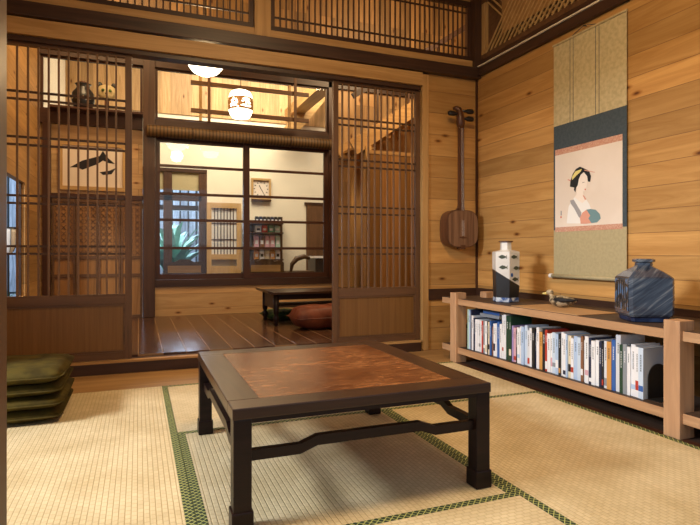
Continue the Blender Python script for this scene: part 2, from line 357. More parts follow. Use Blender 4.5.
# left side of the main room (open shoji bay for the daylight)
struct(B('wall_left', 'wall_y', (XL-.06, XL-.01, 2.75, YB+.05, -.03, 2.95)))
struct(B('wall_left_upper', 'wall_y', (XL-.06, XL-.01, YF, 2.75, 2.0, 2.95)))
# near post at the entrance the viewer looks past
struct(B('trim_20', 'doorz', (-.25, -.0919, .40, .475, -.03, 2.95), bev=.004))
struct(B('wall_front', 'wall_x', (XL, -.25, .40, .45, -.03, 2.95)))
struct(B('wall_front_upper', 'wall_x', (-.0919, XR, .40, .45, 2.05, 2.95)))
# hall with wooden floor
struct(B('floor_hall', 'deck', (-.93, XH, YB+.161, YW+.1, 0, .079)))
struct(B('trim_21', 'darkx', (XH*0+1.99, XH, YB+.065, YB+.16, 0, .079)))
struct(B('wall_hall_left', 'wall_hy', (-.94, -.89, YB+.05, 4.2, .08, 4.1)))
struct(B('wall_hall_left_far', 'wall_hy', (-.94, -.89, 5.24, YW+.05, .08, 4.1)))
struct(B('wall_hall_left_top', 'wall_hy', (-.94, -.89, 4.2, 5.24, 1.33, 4.1)))
struct(B('wall_hall_left_low', 'wall_hy', (-.94, -.89, 4.2, 5.24, .08, .38)))
struct(B('wall_hall_right', 'wall_vy', (XH, XH+.05, YB, YW+.05, .08, 4.1)))
struct(B('wall_above_lattice', 'wall_x', (-.89, XH, YB+.055, YB+.1, 2.96, 4.1)))
struct(B('wall_hall_front', 'wall_x', (2.56, XH, YB, YB+.05, .0, 4.1)))
struct(B('ceiling_hall', 'ceil', (-.94, XH, YB, YW+.1, 4.1, 4.15)))
# glazed wall between hall and shop
struct(B('wall_hall_skirting', 'skirt', (.162, 2.12, YW, YW+.05, .08, .386)))
struct(B('trim_22', 'darkx', (.162, 2.12, YW-.02, YW+.06, .387, .459)))
struct(B('trim_23', 'darkz', (.044, .160, YW-.06, YW+.07, .08, 2.80), bev=.004))
struct(B('trim_24', 'redz', (2.06, 2.16, YW-.03, YW+.07, .46, 2.80)))
struct(B('trim_25', 'darkx', (.162, 2.058, YW-.03, YW+.05, 1.962, 2.13)))
struct(B('trim_26', 'darkx', (-.89, XH, YW-.03, YW+.07, 2.665, 2.82)))
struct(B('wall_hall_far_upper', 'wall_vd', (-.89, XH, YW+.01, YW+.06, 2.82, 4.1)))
struct(B('wall_hall_far_right', 'wall_v', (2.16, XH, YW, YW+.05, .08, 2.66)))
struct(B('wall_hall_far_left', 'skirt', (-.89, .042, YW, YW+.05, .08, 2.0)))
struct(B('trim_27', 'red', (-.89, .042, YW-.04, YW+.06, 2.001, 2.139)))
struct(B('trim_28', 'redz', (-.86, -.79, YW-.05, YW-.001, .08, 2.0)))
# sliding sashes
def sash(idx, x0, x1, y, wl, wr):
    r = bpy.data.objects.new('window_%d' % idx, None); place(r); struct(r)
    z0, z1 = .461, 1.960
    B('sash_stile', 'redz', (x0, x0+wl, y, y+.028, z0, z1), r); B('sash_stile', 'redz', (x1-wr, x1, y, y+.028, z0, z1), r)
    B('sash_rail', 'red', (x0+wl, x1-wr, y, y+.028, z0, z0+.058), r); B('sash_rail', 'red', (x0+wl, x1-wr, y, y+.028, z1-.06, z1), r)
    for z in (.792, 1.089, 1.365, 1.657): B('glazing_bar', 'red', (x0+wl, x1-wr, y+.004, y+.024, z-.014, z+.014), r)
    B('glass_pane', 'glass', (x0+wl, x1-wr, y+.012, y+.015, z0+.058, z1-.06), r)
sash(1, .163, 1.140, YW+.008, .047, .066); sash(2, 1.074, 2.058, YW-.024, .066, .057)
for i, (x0, x1) in enumerate(((.163, 2.058), (-.885, .042))):
    r = bpy.data.objects.new('window_%d' % (3+i), None); place(r); struct(r)
    B('transom_frame', 'red', (x0, x1, YW, YW+.03, 2.14, 2.155), r); B('transom_frame', 'red', (x0, x1, YW, YW+.03, 2.645, 2.664), r)
    B('transom_frame', 'redz', (x0, x0+.025, YW, YW+.03, 2.155, 2.645), r); B('transom_frame', 'redz', (x1-.025, x1, YW, YW+.03, 2.155, 2.645), r)
    if i == 0:
        for x in (.62, 1.60): B('glazing_bar', 'oak', (x-.014, x+.014, YW-.002, YW+.03, 2.155, 2.645), r)
    B('glass_pane', 'dglass', (x0+.026, x1-.026, YW+.012, YW+.015, 2.156, 2.644), r)
# lattice sliding doors (structure)
def lattice_door(idx, x0, x1, xs, zs, ztop, panel_split=None):
    r = bpy.data.objects.new('door_%d' % idx, None); place(r); struct(r); y = YB+.02
    sw = .04
    B('stile', 'doorz', (x0, x0+sw, y, y+.032, .081, 1.974), r, .002); B('stile', 'doorz', (x1-sw, x1, y, y+.032, .081, 1.974), r, .002)
    B('top_rail', 'doorx', (x0+sw, x1-sw, y, y+.03, ztop, 1.974), r); B('middle_rail', 'doorx', (x0+sw, x1-sw, y, y+.032, .425, .485), r, .002)
    B('bottom_rail', 'doorx', (x0+sw, x1-sw, y, y+.03, .081, .125), r)
    B('lower_panel', 'panel', (x0+sw, x1-sw, y+.012, y+.018, .125, .425), r)
    if panel_split: B('panel_batten', 'doorz', (panel_split-.006, panel_split+.006, y+.006, y+.012, .125, .425), r)
    f = MB().box(x0+sw, x1-sw, y+.004, y+.01, .413, .425).box(x0+sw, x1-sw, y+.004, y+.01, .125, .135).box(x0+sw, x0+sw+.01, y+.004, y+.01, .135, .413).box(x1-sw-.01, x1-sw, y+.004, y+.01, .135, .413)
    f.build('panel_moulding', 'doorx', r)
    for x in xs: B('lattice_bar', 'bar', (x-.0055, x+.0055, y+.002, y+.014, .485, ztop), r)
    for z in zs: B('lattice_crossbar', 'barx', (x0+sw, x1-sw, y+.014, y+.024, z-.0065, z+.0065), r)
FISHM = plain('fish grey green', (.055, .065, .04), .3, .4)
xs1 = [BW(u, 100, 3.63)[0] for u in (16.5, 27.5, 38, 48.3, 58.4, 68.2, 78, 87.6, 97.2, 106.6, 116)]
lattice_door(1, -.768, -.037, xs1, (1.69, 1.645, 1.423, 1.377, 1.078, 1.033, .78, .735), 1.957, None)
lattice_door(2, 1.298, 2.001, [1.338+.0515*(k+.6) for k in range(12)], (1.715, 1.668, 1.417, 1.368, 1.075, 1.025, .778, .732), 1.957)
# transom lattices over the beam
def ranma(x0, x1, n_, label):
    r = thing('transom_lattice', label, 'transom lattice', ((x0+x1)/2, YB, 2.246)); cx = (x0+x1)/2
    a, b_ = x0-cx, x1-cx
    B('frame_rail', 'darkx', (a, b_, -.01, .025, 0, .038), r); B('frame_rail', 'darkx', (a, b_, -.01, .025, .43, .47), r)
    B('frame_stile', 'darkz', (a, a+.03, -.01, .025, .038, .43), r); B('frame_stile', 'darkz', (b_-.03, b_, -.01, .025, .038, .43), r)
    for k in range(n_):
        x = a+.03+(b_-a-.06)*(k+1)/(n_+1); B('lattice_bar', 'darkz', (x-.005, x+.005, 0, .01, .038, .43), r)
    for z in (.108, .385): B('lattice_crossbar', 'darkx', (a+.03, b_-.03, .01, .018, z-.006, z+.006), r)
ranma(-.76, .720, 33, 'dark timber lattice transom, left of the pale post above the beam')
ranma(.834, 2.438, 36, 'dark timber lattice transom, right of the pale post above the beam')
# carved transom on the right wall
r = thing('carved_transom', 'brown carved transom with diagonal basketwork above the scroll wall', 'transom', (XR, 2.0, 2.247))
B('frame_rail', 'doorx', (-.005, .03, -1.55, 1.55, 0, .035), r); B('frame_rail', 'doorx', (-.005, .03, -1.55, 1.55, .43, .47), r)
B('frame_stile', 'oak', (-.005, .03, 1.5, 1.55, .035, .43), r); B('frame_stile', 'oak', (-.005, .03, -1.55, -1.5, .035, .43), r)
mb = MB()
k = -1.6
while k < 1.5:
    for sg in (1, -1):
        ya, yb = (k, k+.4) if sg > 0 else (k+.4, k)
        za, zb = .035, .435
        # clip to panel
        pts = []
        for (yy, zz) in ((ya, za), (yb, zb)): pts.append([yy, zz])
        if -1.5 < min(ya, yb) and max(ya, yb) < 1.5: mb.bar((.004+.006*sg, ya, za), (.004+.006*sg, yb, zb), .008, .012)
    k += .055
mb.build('basketwork', 'oakx', r)
MB().prism([(-.004, 1.30, .11), (-.004, 1.30, .43), (-.004, -1.3, .43), (-.004, -1.3, .3), (-.004, .5, .11)], (.004, 0, 0)).build('solid_panel', 'sill', r)
B('backing_board', 'doorx', (.022, .028, -1.5, 1.5, .035, .43), r)
# ================================================================ TATAMI
def mat_(x0, x1, y0, y1, along, label):
    r = thing('tatami_mat', label, 'tatami mat', ((x0+x1)/2, (y0+y1)/2, -.031), 0); a, b_, g = (x1-x0)/2-.001, (y1-y0)/2-.001, .028
    if along == 'Y':
        B('rush_mat', 'tatY', (-a+g, a-g, -b_, b_, 0, .031), r)
        B('cloth_border', 'heri', (-a, -a+g, -b_, b_, 0, .0315), r); B('cloth_border', 'heri', (a-g, a, -b_, b_, 0, .0315), r)
    else:
        B('rush_mat', 'tatX', (-a, a, -b_+g, b_-g, 0, .031), r)
        B('cloth_border', 'heri', (-a, a, -b_, -b_+g, 0, .0315), r); B('cloth_border', 'heri', (-a, a, b_-g, b_, 0, .0315), r)
mat_(XL, .15, 1.375, 3.176, 'Y', 'tatami mat at the left, under the stack of green cushions')
mat_(.15, 1.99, 2.305, 3.176, 'X', 'tatami mat at the back, between the low table and the wooden step')
mat_(.15, 1.085, 1.375, 2.305, 'Y', 'square half tatami mat directly under the low table')
mat_(1.085, 1.99, .46, 2.305, 'Y', 'tatami mat at the right, beside the low bookshelf')
mat_(XL, 1.085, .46, 1.375, 'X', 'tatami mat in the foreground, in front of the low table')
# ================================================================ LOW TABLE
T = thing('low_table', 'low square rosewood tea table with a red burl panel on tatami', 'table', (.633, 1.87, .0006))
tx, ty, tz = .404, .445, .33
for a in (-ty, ty-.09): B('top_border', 'tablex', (-tx, tx, a, a+.09, tz-.03, tz), T, .003)
for a in (-tx, tx-.09): B('top_border', 'tabley', (a, a+.09, -ty+.09, ty-.09, tz-.03, tz), T, .002)
B('burl_panel', 'burl', (-tx+.09, tx-.09, -ty+.09, ty-.09, tz-.018, tz-.0005), T)
mb = MB()
for a in (-1, 1):
    mb.box(-tx+.004, tx-.004, a*(ty-.014)-.01, a*(ty-.014)+.01, tz-.042, tz-.03); mb.box(a*(tx-.014)-.01, a*(tx-.014)+.01, -ty+.004, ty-.004, tz-.042, tz-.03)
mb.build('apron', 'table', T)
for a in (-1, 1):
    for c in (-1, 1):
        x, y = a*(tx-.027), c*(ty-.027)
        lg = B('leg', 'table', (x-.0245, x+.0245, y-.0245, y+.0245, .052, tz-.03), T, .003)
        ft = B('foot_block', 'table', (x-.029, x+.029, y-.029, y+.029, 0, .056), lg, .004)
def hump(mb, L, horiz, off):
    h = .028; prof = [(-L, .182), (-L+.14, .182), (-L+.19, .2), (L-.19, .2), (L-.14, .182), (L, .182)]
    up = [(a, z+h) for a, z in prof]
    pts = prof+up[::-1]
    P3 = [(a, off-.011, z) if horiz else (off-.011, a, z) for a, z in pts]
    mb.prism(P3, (0, .022, 0) if horiz else (.022, 0, 0)); return mb
for a in (-1, 1):
    hump(MB(), tx-.05, True, a*(ty-.03)).build('stretcher', 'table', T); hump(MB(), ty-.05, False, a*(tx-.03)).build('stretcher', 'table', T)
# ================================================================ CUSHION STACK
zc = ['lowest', 'second from the bottom', 'third from the bottom', 'topmost']
for k in range(4):
    r = thing('floor_cushion', 'olive green floor cushion, %s of the stack of four at left' % zc[k], 'floor cushion', (-.535+.006*(k % 2), 2.905-.01*(k % 2), .0008+k*.0555), 0, 'olive green cushions stacked at the left')
    h = .062 if k < 3 else .07
    pillow_bm(.44+.012*(k % 2), .53, h, seed=k, wr=.0016).build('cushion_cover', 'olive', r, smooth=True)
    pts = []
    for q in range(41):
        t = 2*math.pi*q/40; cx_, sy_ = math.cos(t), math.sin(t)
        pts.append((.2205*abs(cx_)**.16*(1 if cx_ > 0 else -1), .2635*abs(sy_)**.16*(1 if sy_ > 0 else -1), h/2))
    MB().tube(pts, .0035, 6).build('seam_piping', 'olive', r)
# ================================================================ LOW BOOKSHELF
SH = thing('low_bookshelf', 'long low two-board shelf in pale brown timber along the right wall', 'bookshelf', (2.15, 2.36, .0))
sy = 2.36; sx = 2.15
B('top_board', 'shelf', (-.142, .160, 1.30-sy, 3.33-sy, .390, .4285), SH, .002)
B('top_facing', 'shelftop', (-.136, .158, 1.301-sy, 3.329-sy, .4285, .4300), SH)
B('lower_board', 'shelf', (-.142, .160, 1.30-sy, 3.33-sy, .062, .103), SH, .002)
B('light_block_ledge', 'shelftop', (.161, .330, 1.30-sy, 3.33-sy, .400, .4292), SH)  # added behind the top board to keep lamp light out of the gap
B('lower_facing', 'shelftop', (-.136, .158, 1.301-sy, 3.329-sy, .103, .1045), SH)
for y in (1.547, 3.163):
    for x, w_ in ((2.033, .083), (2.275, .08)):
        B('post', 'shelfz', (x-sx-w_/2, x-sx+w_/2, y-.036-sy, y+.036-sy, 0, .470), SH, .003)
# books
PAL = dict(W=(.78, .80, .84), w=(.66, .69, .74), L=(.42, .56, .78), l=(.55, .66, .80), B=(.04, .12, .38), N=(.02, .03, .07), K=(.02, .02, .022), R=(.45, .05, .03),
           M=(.42, .60, .52), G=(.02, .06, .035), g=(.06, .22, .13), P=(.62, .36, .44), O=(.60, .30, .08), Y=(.56, .50, .10), C=(.70, .62, .46), T=(.22, .10, .05), V=(.35, .27, .52), A=(.25, .28, .32))
CN = dict(W='white', w='pale grey', L='light blue', l='pale blue', B='blue', N='navy', K='black', R='dark red', M='mint green', G='dark green', g='green', P='pink', O='orange', Y='mustard', C='cream', T='brown', V='purple', A='grey')
bmat = {k: plain('book cover '+CN[k], c, .38, .4) for k, c in PAL.items()}
BK = [(18, .262, 'M', 'N'), (15, .258, 'L', 'W'), (14, .262, 'N', 'L'), (20, .225, 'W', 'N'), (14, .212, 'N', 'W'), (19, .205, 'W', 'P'), (22, .205, 'w', 'A'), (17, .203, 'W', 'R'), (13, .203, 'R', 'W'),
 (19, .205, 'A', 'W'), (24, .205, 'W', 'C'), (14, .205, 'C', 'K'), (15, .213, 'B', 'W'), (13, .18, 'T', 'W'), (17, .20, 'W', 'N'), (14, .20, 'W', 'A'), (22, .215, 'B', 'L'), (19, .205, 'W', 'R'),
 (14, .262, 'W', 'R'), (20, .266, 'W', 'N'), (24, .262, 'G', 'Y'), (20, .262, 'G', 'C'), (14, .21, 'V', 'W'), (22, .20, 'P', 'R'), (13, .19, 'K', 'C'), (22, .205, 'W', 'L'), (22, .215, 'L', 'W'), (21, .225, 'l', 'B'),
 (20, .20, 'w', 'R'), (21, .215, 'W', 'K'), (22, .22, 'K', 'O'), (20, .226, 'W', 'A'), (22, .205, 'O', 'W'), (24, .225, 'K', 'Y'), (16, .222, 'R', 'W'), (24, .205, 'W', 'l'), (25, .215, 'l', 'A'), (20, .212, 'L', 'W'), (14, .215, 'K', 'O'),
 (18, .225, 'W', 'g'), (19, .222, 'W', 'N'), (20, .215, 'C', 'K'), (18, .205, 'W', 'R'), (22, .218, 'L', 'W'), (22, .215, 'l', 'W'), (15, .225, 'T', 'W'), (22, .228, 'W', 'P'), (16, .222, 'N', 'W'), (22, .212, 'W', 'g'),
 (22, .218, 'W', 'R'), (15, .215, 'N', 'L'), (18, .222, 'w', 'A'), (25, .222, 'O', 'C'), (20, .235, 'B', 'W'), (26, .26, 'w', 'L'), (18, .22, 'G', 'C'), (20, .225, 'A', 'g'), (16, .215, 'W', 'Y'), (22, .23, 'W', 'L'), (18, .222, 'W', 'R'), (24, .222, 'l', 'B')]
EXTRA = [(12, .205, 'W', 'L'), (11, .21, 'K', 'W'), (12, .2, 'l', 'W'), (10, .205, 'R', 'W'), (12, .215, 'W', 'B'), (11, .2, 'N', 'C'), (12, .21, 'W', 'P'), (11, .22, 'L', 'K'), (12, .205, 'w', 'N'), (10, .21, 'K', 'R')]
for i_, e_ in enumerate(EXTRA): BK.insert(6+i_*6, e_)
tot = sum(b_[0] for b_ in BK)/1000+.0006*len(BK); ks = (3.058-1.715-.0006*len(BK))/(sum(b_[0] for b_ in BK)/1000)
rnd = random.Random(4)
def ordn(k): return '%d%s' % (k, 'th' if 10 <= k % 100 <= 20 else {1: 'st', 2: 'nd', 3: 'rd'}.get(k % 10, 'th'))
def make_book(k, y, th, hh, c, c2, loc=None, rot=None, label=None, dp=.15, title=True):
    r = thing('book', label, 'book', loc or (2.035+rnd.uniform(0, .01), y, .1048), 0, 'books standing on the low shelf' if loc is None else 'books lying across the top of the row')
    if rot: r.rotation_euler = rot
    cv = .0016
    MB().box(0, cv, -th, 0, 0, hh).box(cv, dp, -th, -th+cv, 0, hh).box(cv, dp, -cv, 0, 0, hh).build('cover', bmat[c], r)
    B('pages', 'page', (cv, dp-.004, -th+cv, -cv, .003, hh-.003), r)
    if title:
        # column of small title marks and a band, like a printed spine
        mb = MB(); z = hh*.86; q = random.Random(k*7+1)
        n_ = q.randint(4, 8); wd = th*.36
        for i in range(n_):
            s_ = q.uniform(.006, .009)
            mb.box(-.0006, 0, -th/2-wd/2, -th/2+wd/2, z-s_*.18, z); mb.box(-.0006, 0, -th/2-wd*.12, -th/2+wd*.12, z-s_*.75, z-s_*.18); mb.box(-.0006, 0, -th/2-wd/2, -th/2+wd/2, z-s_*.85, z-s_*.7)
            z -= s_*1.35
        tc_ = 'K' if c in 'WwLlCMPOYV' else 'W'
        mb.build('spine_title', bmat[tc_], r)
        if q.random() < .45:
            zb_ = q.choice((.03, .05, hh*.25)); MB().box(-.0005, 0, -th+.0008, -.0008, zb_-.018, zb_+q.uniform(.0, .03)).build('spine_band', bmat[c2], r)
y = 3.058
for k, (t_, hh, c, c2) in enumerate(BK):
    th = t_/1000*ks; seq = k+1
    hd = 'tall' if hh > .25 else ('short' if hh < .195 else 'upright')
    where = '%s from the left end of the shelf row' % ordn(seq) if seq <= 36 else '%s from the bookend at the right of the row' % ordn(len(BK)-k)
    make_book(k, y, th, hh, c, c2, label='%s %s book, %s' % (hd, CN[c], where)); y -= th+.0006
# lying books over the left of the row
yy0 = 3.058-sum(b_[0] for b_ in BK[:4])/1000*ks-.004
for k, (c, w_, dx, nm) in enumerate((('A', .20, .03, 'lower grey'), ('B', .17, .04, 'upper blue'))):
    r = thing('book', '%s book lying flat across the white books at the left' % nm, 'book', (2.035+dx, yy0-.03-.02*k, .3315+.021*k), 0, 'books lying across the top of the row')
    MB().box(0, .14, -w_, 0, 0, .0015).box(0, .14, -w_, 0, .0185, .02).box(0, .0015, -w_, 0, .0015, .0185).build('cover', bmat[c], r)
    B('pages', 'page', (.0015, .136, -w_+.003, -.003, .0015, .0185), r)
# bookend
r = thing('bookend', 'black arched metal bookend at the right end of the books', 'bookend', (2.06, 1.712, .1048))
pts = [(.0, 0, 0)]+[(.06-.06*math.cos(t), 0, .09+.06*math.sin(t)) for t in [math.pi*q/12 for q in range(13)]]+[(.12, 0, 0)]
MB().prism(pts, (0, -.003, 0)).build('arched_plate', 'black', r); B('foot_plate', 'black', (0, .12, -.06, -.003, 0, .002), r)
# small box behind left post, dish at right
r = thing('wooden_box', 'small dark wooden box at the far left end of the lower shelf board', 'box', (2.15, 3.262, .1048))
B('box_body', 'shelfz', (-.09, .09, -.045, .045, 0, .11), r, .003); B('box_lid', 'tabley', (-.093, .093, -.048, .048, .111, .135), r, .003)
r = thing('dish', 'small white dish at the right end of the lower shelf board', 'dish', (2.13, 1.40, .1048))
MB().lathe([(.03, 0), (.034, .004), (.06, .022), (.058, .024), (.032, .008), (.001, .006)], seg=28).build('dish_bowl', 'white', r, smooth=True)
MB().lathe([(.0585, .0235), (.061, .0245), (.0585, .0255)], seg=28).build('dark_rim', 'black', r)
# ================================================================ OBJECTS ON THE SHELF
ZT = .4303
# fish vase
V1 = thing('ceramic_vase', 'tall faceted white vase with painted fish and black lower half', 'vase', (2.182, 2.845, ZT), math.radians(8))
def hexr(r_, z): return (r_, z)
SX = 1.0
HX = 6; RR = .086
def hexpt(k, r_, z, rz=0): t = 2*math.pi*k/HX+rz; return Vector((r_*math.cos(t), r_*math.sin(t), z))
# bounding line between black and white: black height at each corner
bh = {}
for k in range(HX):
    p = hexpt(k, RR, 0); s_ = (p.x*math.cos(TH+.35)-p.y*math.sin(TH+.35))/RR
    bh[k] = .155-.055*s_
mb = MB(); lo = [mb.bm.verts.new(hexpt(k, RR*.93, .03)) for k in range(HX)]; hi = [mb.bm.verts.new(hexpt(k, RR, bh[k])) for k in range(HX)]
for k in range(HX): mb.bm.faces.new((lo[k], lo[(k+1) % HX], hi[(k+1) % HX], hi[k]))
mb.bm.faces.new(lo[::-1]); mb.bm.faces.new(hi); mb.build('black_lower_body', 'potblack', V1)
mb = MB(); r0 = [mb.bm.verts.new(hexpt(k, RR, bh[k]+.0004)) for k in range(HX)]; r1 = [mb.bm.verts.new(hexpt(k, RR, .318)) for k in range(HX)]; r2 = [mb.bm.verts.new(hexpt(k, .036, .330)) for k in range(HX)]; r3 = [mb.bm.verts.new(hexpt(k, .034, .376)) for k in range(HX)]
for a, b_ in ((r0, r1), (r1, r2), (r2, r3)):
    for k in range(HX): mb.bm.faces.new((a[k], a[(k+1) % HX], b_[(k+1) % HX], b_[k]))
mb.bm.faces.new(r0[::-1]); mb.bm.faces.new(r3); mb.build('white_upper_body', 'potwhite', V1)
MB().lathe([(.035, .3765), (.046, .380), (.046, .386), (.03, .387)], seg=6).build('dark_rim', 'shamid', V1)
MB().lathe([(RR*.9, 0), (RR*.97, .005), (RR*.94, .0298), (.02, .0299)], seg=6).build('speckled_foot', 'potbase', V1)
def on_facet(k, a, z):      # point on facet k, a in -1..1 along it
    p, q = hexpt(k, RR+.0012, z), hexpt(k+1, RR+.0012, z); return p.lerp(q, (a+1)/2)
def fish(k, a, z, s=.62, d=1):
    mb = MB(); shp = [(-1, 0), (-.7, .12), (-.2, .26), (.3, .2), (.7, .06), (1, .26), (.9, 0), (1, -.26), (.7, -.06), (.3, -.18), (-.2, -.24), (-.7, -.12)]
    pts = [on_facet(k, a+d*s*px, z+py*.05) for px, py in shp]; nrm = (on_facet(k, 0, z)-Vector((0, 0, z))).normalized()*.0012
    mb.prism(pts, nrm).build('fish_motif', FISHM, V1)
for k, a, z in ((3, 0, .285), (4, -.1, .285), (3, .1, .22), (4, .35, .215), (4, .1, .145), (5, -.2, .25)): fish(k, a, z)
MB().prism([on_facet(4, -.55+.22*math.cos(t), .172+.0125*math.sin(t)) for t in [2*math.pi*q/12 for q in range(12)]], (on_facet(4, 0, 0)).normalized()*.0012).build('blue_roundel', bmat['B'], V1)
# blue jar
V2 = thing('ceramic_jar', 'square shouldered jar with streaked blue glaze at the right of the shelf', 'jar', (2.158, 1.815, ZT), math.radians(-28)); V2.scale = (.955, .955, 1)
def sq(r_, z, ch=.14):
    o = []
    for sx_, sy_ in ((1, 1), (-1, 1), (-1, -1), (1, -1)):
        a = (sx_*r_, sy_*r_*(1-ch)); b_ = (sx_*r_*(1-ch), sy_*r_)
        o += [a, b_] if sx_*sy_ > 0 else [b_, a]
    return [Vector((x, y, z)) for x, y in o]
def loft(rings):
    mb = MB(); rr = [[mb.bm.verts.new(v) for v in rg] for rg in rings]
    for a, b_ in zip(rr, rr[1:]):
        for k in range(len(a)): mb.bm.faces.new((a[k], a[(k+1) % len(a)], b_[(k+1) % len(a)], b_[k]))
    mb.bm.faces.new(rr[0][::-1]); mb.bm.faces.new(rr[-1]); return mb
loft([sq(.094, .026), sq(.099, .035), sq(.101, .12), sq(.1, .196), sq(.096, .202)]).build('body', 'blueglaze', V2)
loft([sq(.078, 0), sq(.084, .004), sq(.086, .02), sq(.092, .0255)]).build('foot_ring', 'blueglaze2', V2)
loft([sq(.0955, .2025), sq(.068, .226), sq(.040, .245, .3), sq(.034, .252, .5), sq(.034, .266, .5)]).build('shoulder', 'blueglaze', V2)
loft([sq(.036, .2662, .5), sq(.044, .270, .5), (sq(.044, .280, .5)), sq(.036, .284, .5)]).build('mouth_rim', 'blueglaze', V2)
mb = MB(); mb.box(-.1035, -.1012, -.08, .08, .05, .19, bev=.001); mb.build('blotched_side_panel', 'blotch', V2)
mb = MB()
for k in range(6): mb.bar((-.104, -.07+.027*k, .055), (-.104, -.05+.022*k, .185), .002, .007)
mb.build('carved_lines', 'ink', V2)
# mat board and duck
mb = MB().box(2.02, 2.285, 2.07, 2.585, ZT, ZT+.0035, bev=.0008).build('mat_board', 'board'); tag(mb, 'thin tan board lying on the shelf under the small duck', 'mat')
D = thing('duck_figurine', 'small speckled duck figurine on the thin tan board', 'figurine', (2.215, 2.40, ZT+.0037), math.radians(112))
# local +x = head direction reversed below; body
mb = MB(); prof = [(-.072, .030, .002), (-.055, .031, .012), (-.03, .027, .022), (0, .026, .0265), (.03, .030, .022), (.044, .036, .014)]
mb.tube([(x, 0, z) for x, z, r_ in prof], [r_ for _, _, r_ in prof], 16).build('body', 'featherd', D, smooth=True)
MB().tube([(.034, 0, .036), (.044, 0, .05), (.046, 0, .058)], [.014, .010, .010], 12).build('neck', 'featherd', D, smooth=True)
MB().tube([(.034, 0, .064), (.040, 0, .064), (.050, 0, .064), (.060, 0, .062), (.064, 0, .061)], [.004, .0115, .0135, .010, .004], 12).build('head', 'featherd', D, smooth=True)
MB().tube([(.062, 0, .060), (.074, 0, .057), (.084, 0, .056)], [.005, .005, .003], 8).build('bill', 'yell', D, smooth=True)
for a in (-1, 1):
    MB().tube([(.02, a*.02, .036), (-.02, a*.0255, .034), (-.06, a*.012, .034), (-.074, a*.006, .036)], [.006, .011, .006, .002], 8).build('wing', 'ink', D, smooth=True)
# lower the body so it rests
D.scale = (1.28, 1.28, 1.28)
# ================================================================ HANGING SCROLL
xs_ = 2.488
K = thing('hanging_scroll', 'hanging scroll with a painted woman holding a fan on the right wall', 'hanging scroll', (xs_, 2.49, .58))
y0, y1 = RW(627, 11, xs_)[0], RW(554, 47, xs_)[0]       # right edge, left edge
def SC(name, mat, ya, yb, za, zb, t=.002, off=0): return B(name, mat, (-off-t, -off, ya-2.49, yb-2.49, za-.58, zb-.58), K)
SC('upper_silk', 'silk', y0, y1, 1.549, 2.066); SC('slate_surround', 'bluecloth', y0, y1, .885, 1.549)
SC('lower_silk', 'silk2', y0, y1, .60, .885)
yl = RW(555.5, 0, xs_)[0]; yr = RW(622.8, 0, xs_)[0]; zt_ = RW(555.5, 156, xs_)[1]; zb_ = RW(555.5, 227.5, xs_)[1]
SC('painting_paper', 'paper', yr, yl, zb_, zt_, .001, .002)
SC('brocade_band', 'pink', yr, yl, zt_, zt_+.036, .001, .002); SC('brocade_band', 'pink', yr, yl, zb_-.03, zb_, .001, .002)
for yc in (2.60, 2.40):
    for dy in (-.013, .013): SC('hanging_ribbon', 'bluecloth', yc+dy-.0015, yc+dy+.0015, 1.549, 2.066, .0012, .002)
MB().tube([(-.004, y0-.004-2.49, 2.068-.58), (-.004, y1+.004-2.49, 2.068-.58)], .007, 8).build('top_rod', 'silk', K)
MB().tube([(-.012, y0-2.49, .594-.58), (-.012, y1-2.49, .594-.58)], .0125, 14).build('roller', 'silk2', K, smooth=True)
for ya, yb in ((y0-.022, y0), (y1, y1+.022)): MB().tube([(-.012, ya-2.49, .014), (-.012, yb-2.49, .014)], .0145, 14).build('roller_knob', 'white', K)
MB().tube([(-.006, 2.60-2.49, 1.492), (-.004, 2.51-2.49, 1.520), (-.004, 2.49-2.49, 1.521), (-.006, 2.40-2.49, 1.492)], .0022, 6).build('hanging_cord', 'bluecloth', K)
MB().tube([(-.012, .005, 1.518), (.010, .005, 1.522)], .004, 8).build('wall_hook', 'black', K)
pz = [0]
def draw(name, mat, zoom, lift):
    pts = []
    for zx, zy in zoom:
        y_, z_ = RW(550+zx/5.25, 140+zy/5.25, xs_-.003); pts.append((-.0031-lift, y_-2.49, z_-.58))
    MB().prism(pts, (-.0003, 0, 0)).build(name, mat, K)
draw('painted_robe', 'white', [(88, 438), (92, 395), (98, 350), (112, 322), (130, 300), (150, 312), (170, 330), (190, 312), (206, 335), (216, 365), (196, 372), (170, 385), (158, 438)], 0)
draw('painted_collar', 'greyp', [(106, 318), (124, 312), (166, 382), (160, 412), (150, 402), (128, 360), (110, 335)], .0004)
draw('painted_face', 'skinp', [(142, 240), (150, 212), (160, 185), (175, 172), (190, 178), (197, 205), (196, 228), (192, 250), (182, 268), (174, 270), (176, 292), (190, 312), (170, 332), (150, 318), (130, 300), (140, 285)], .0004)
draw('painted_hair', 'ink', [(105, 245), (108, 215), (120, 178), (137, 152), (158, 140), (182, 150), (206, 162), (216, 190), (212, 220), (200, 218), (196, 190), (178, 168), (162, 182), (152, 205), (146, 238), (138, 250), (134, 275), (126, 262), (128, 250)], .0008)
draw('painted_hair_ribbon', 'yell', [(116, 195), (134, 165), (168, 152), (162, 166), (140, 186), (118, 210)], .0012)
draw('painted_hairpin', 'redp', [(94, 206), (110, 212), (110, 215), (94, 210)], .0012)
draw('painted_hairpin', 'salmon', [(182, 156), (236, 168), (236, 171), (182, 161)], .0012)
draw('painted_lips', 'redp', [(182, 257), (188, 255), (190, 260), (184, 264)], .0012)
draw('painted_eye', 'ink', [(170, 223), (182, 220), (182, 222), (170, 225)], .0012)
draw('painted_fan', 'teal', [(192, 366), (212, 362), (240, 366), (262, 388), (267, 412), (248, 432), (218, 436), (202, 412), (212, 396)], .0008)
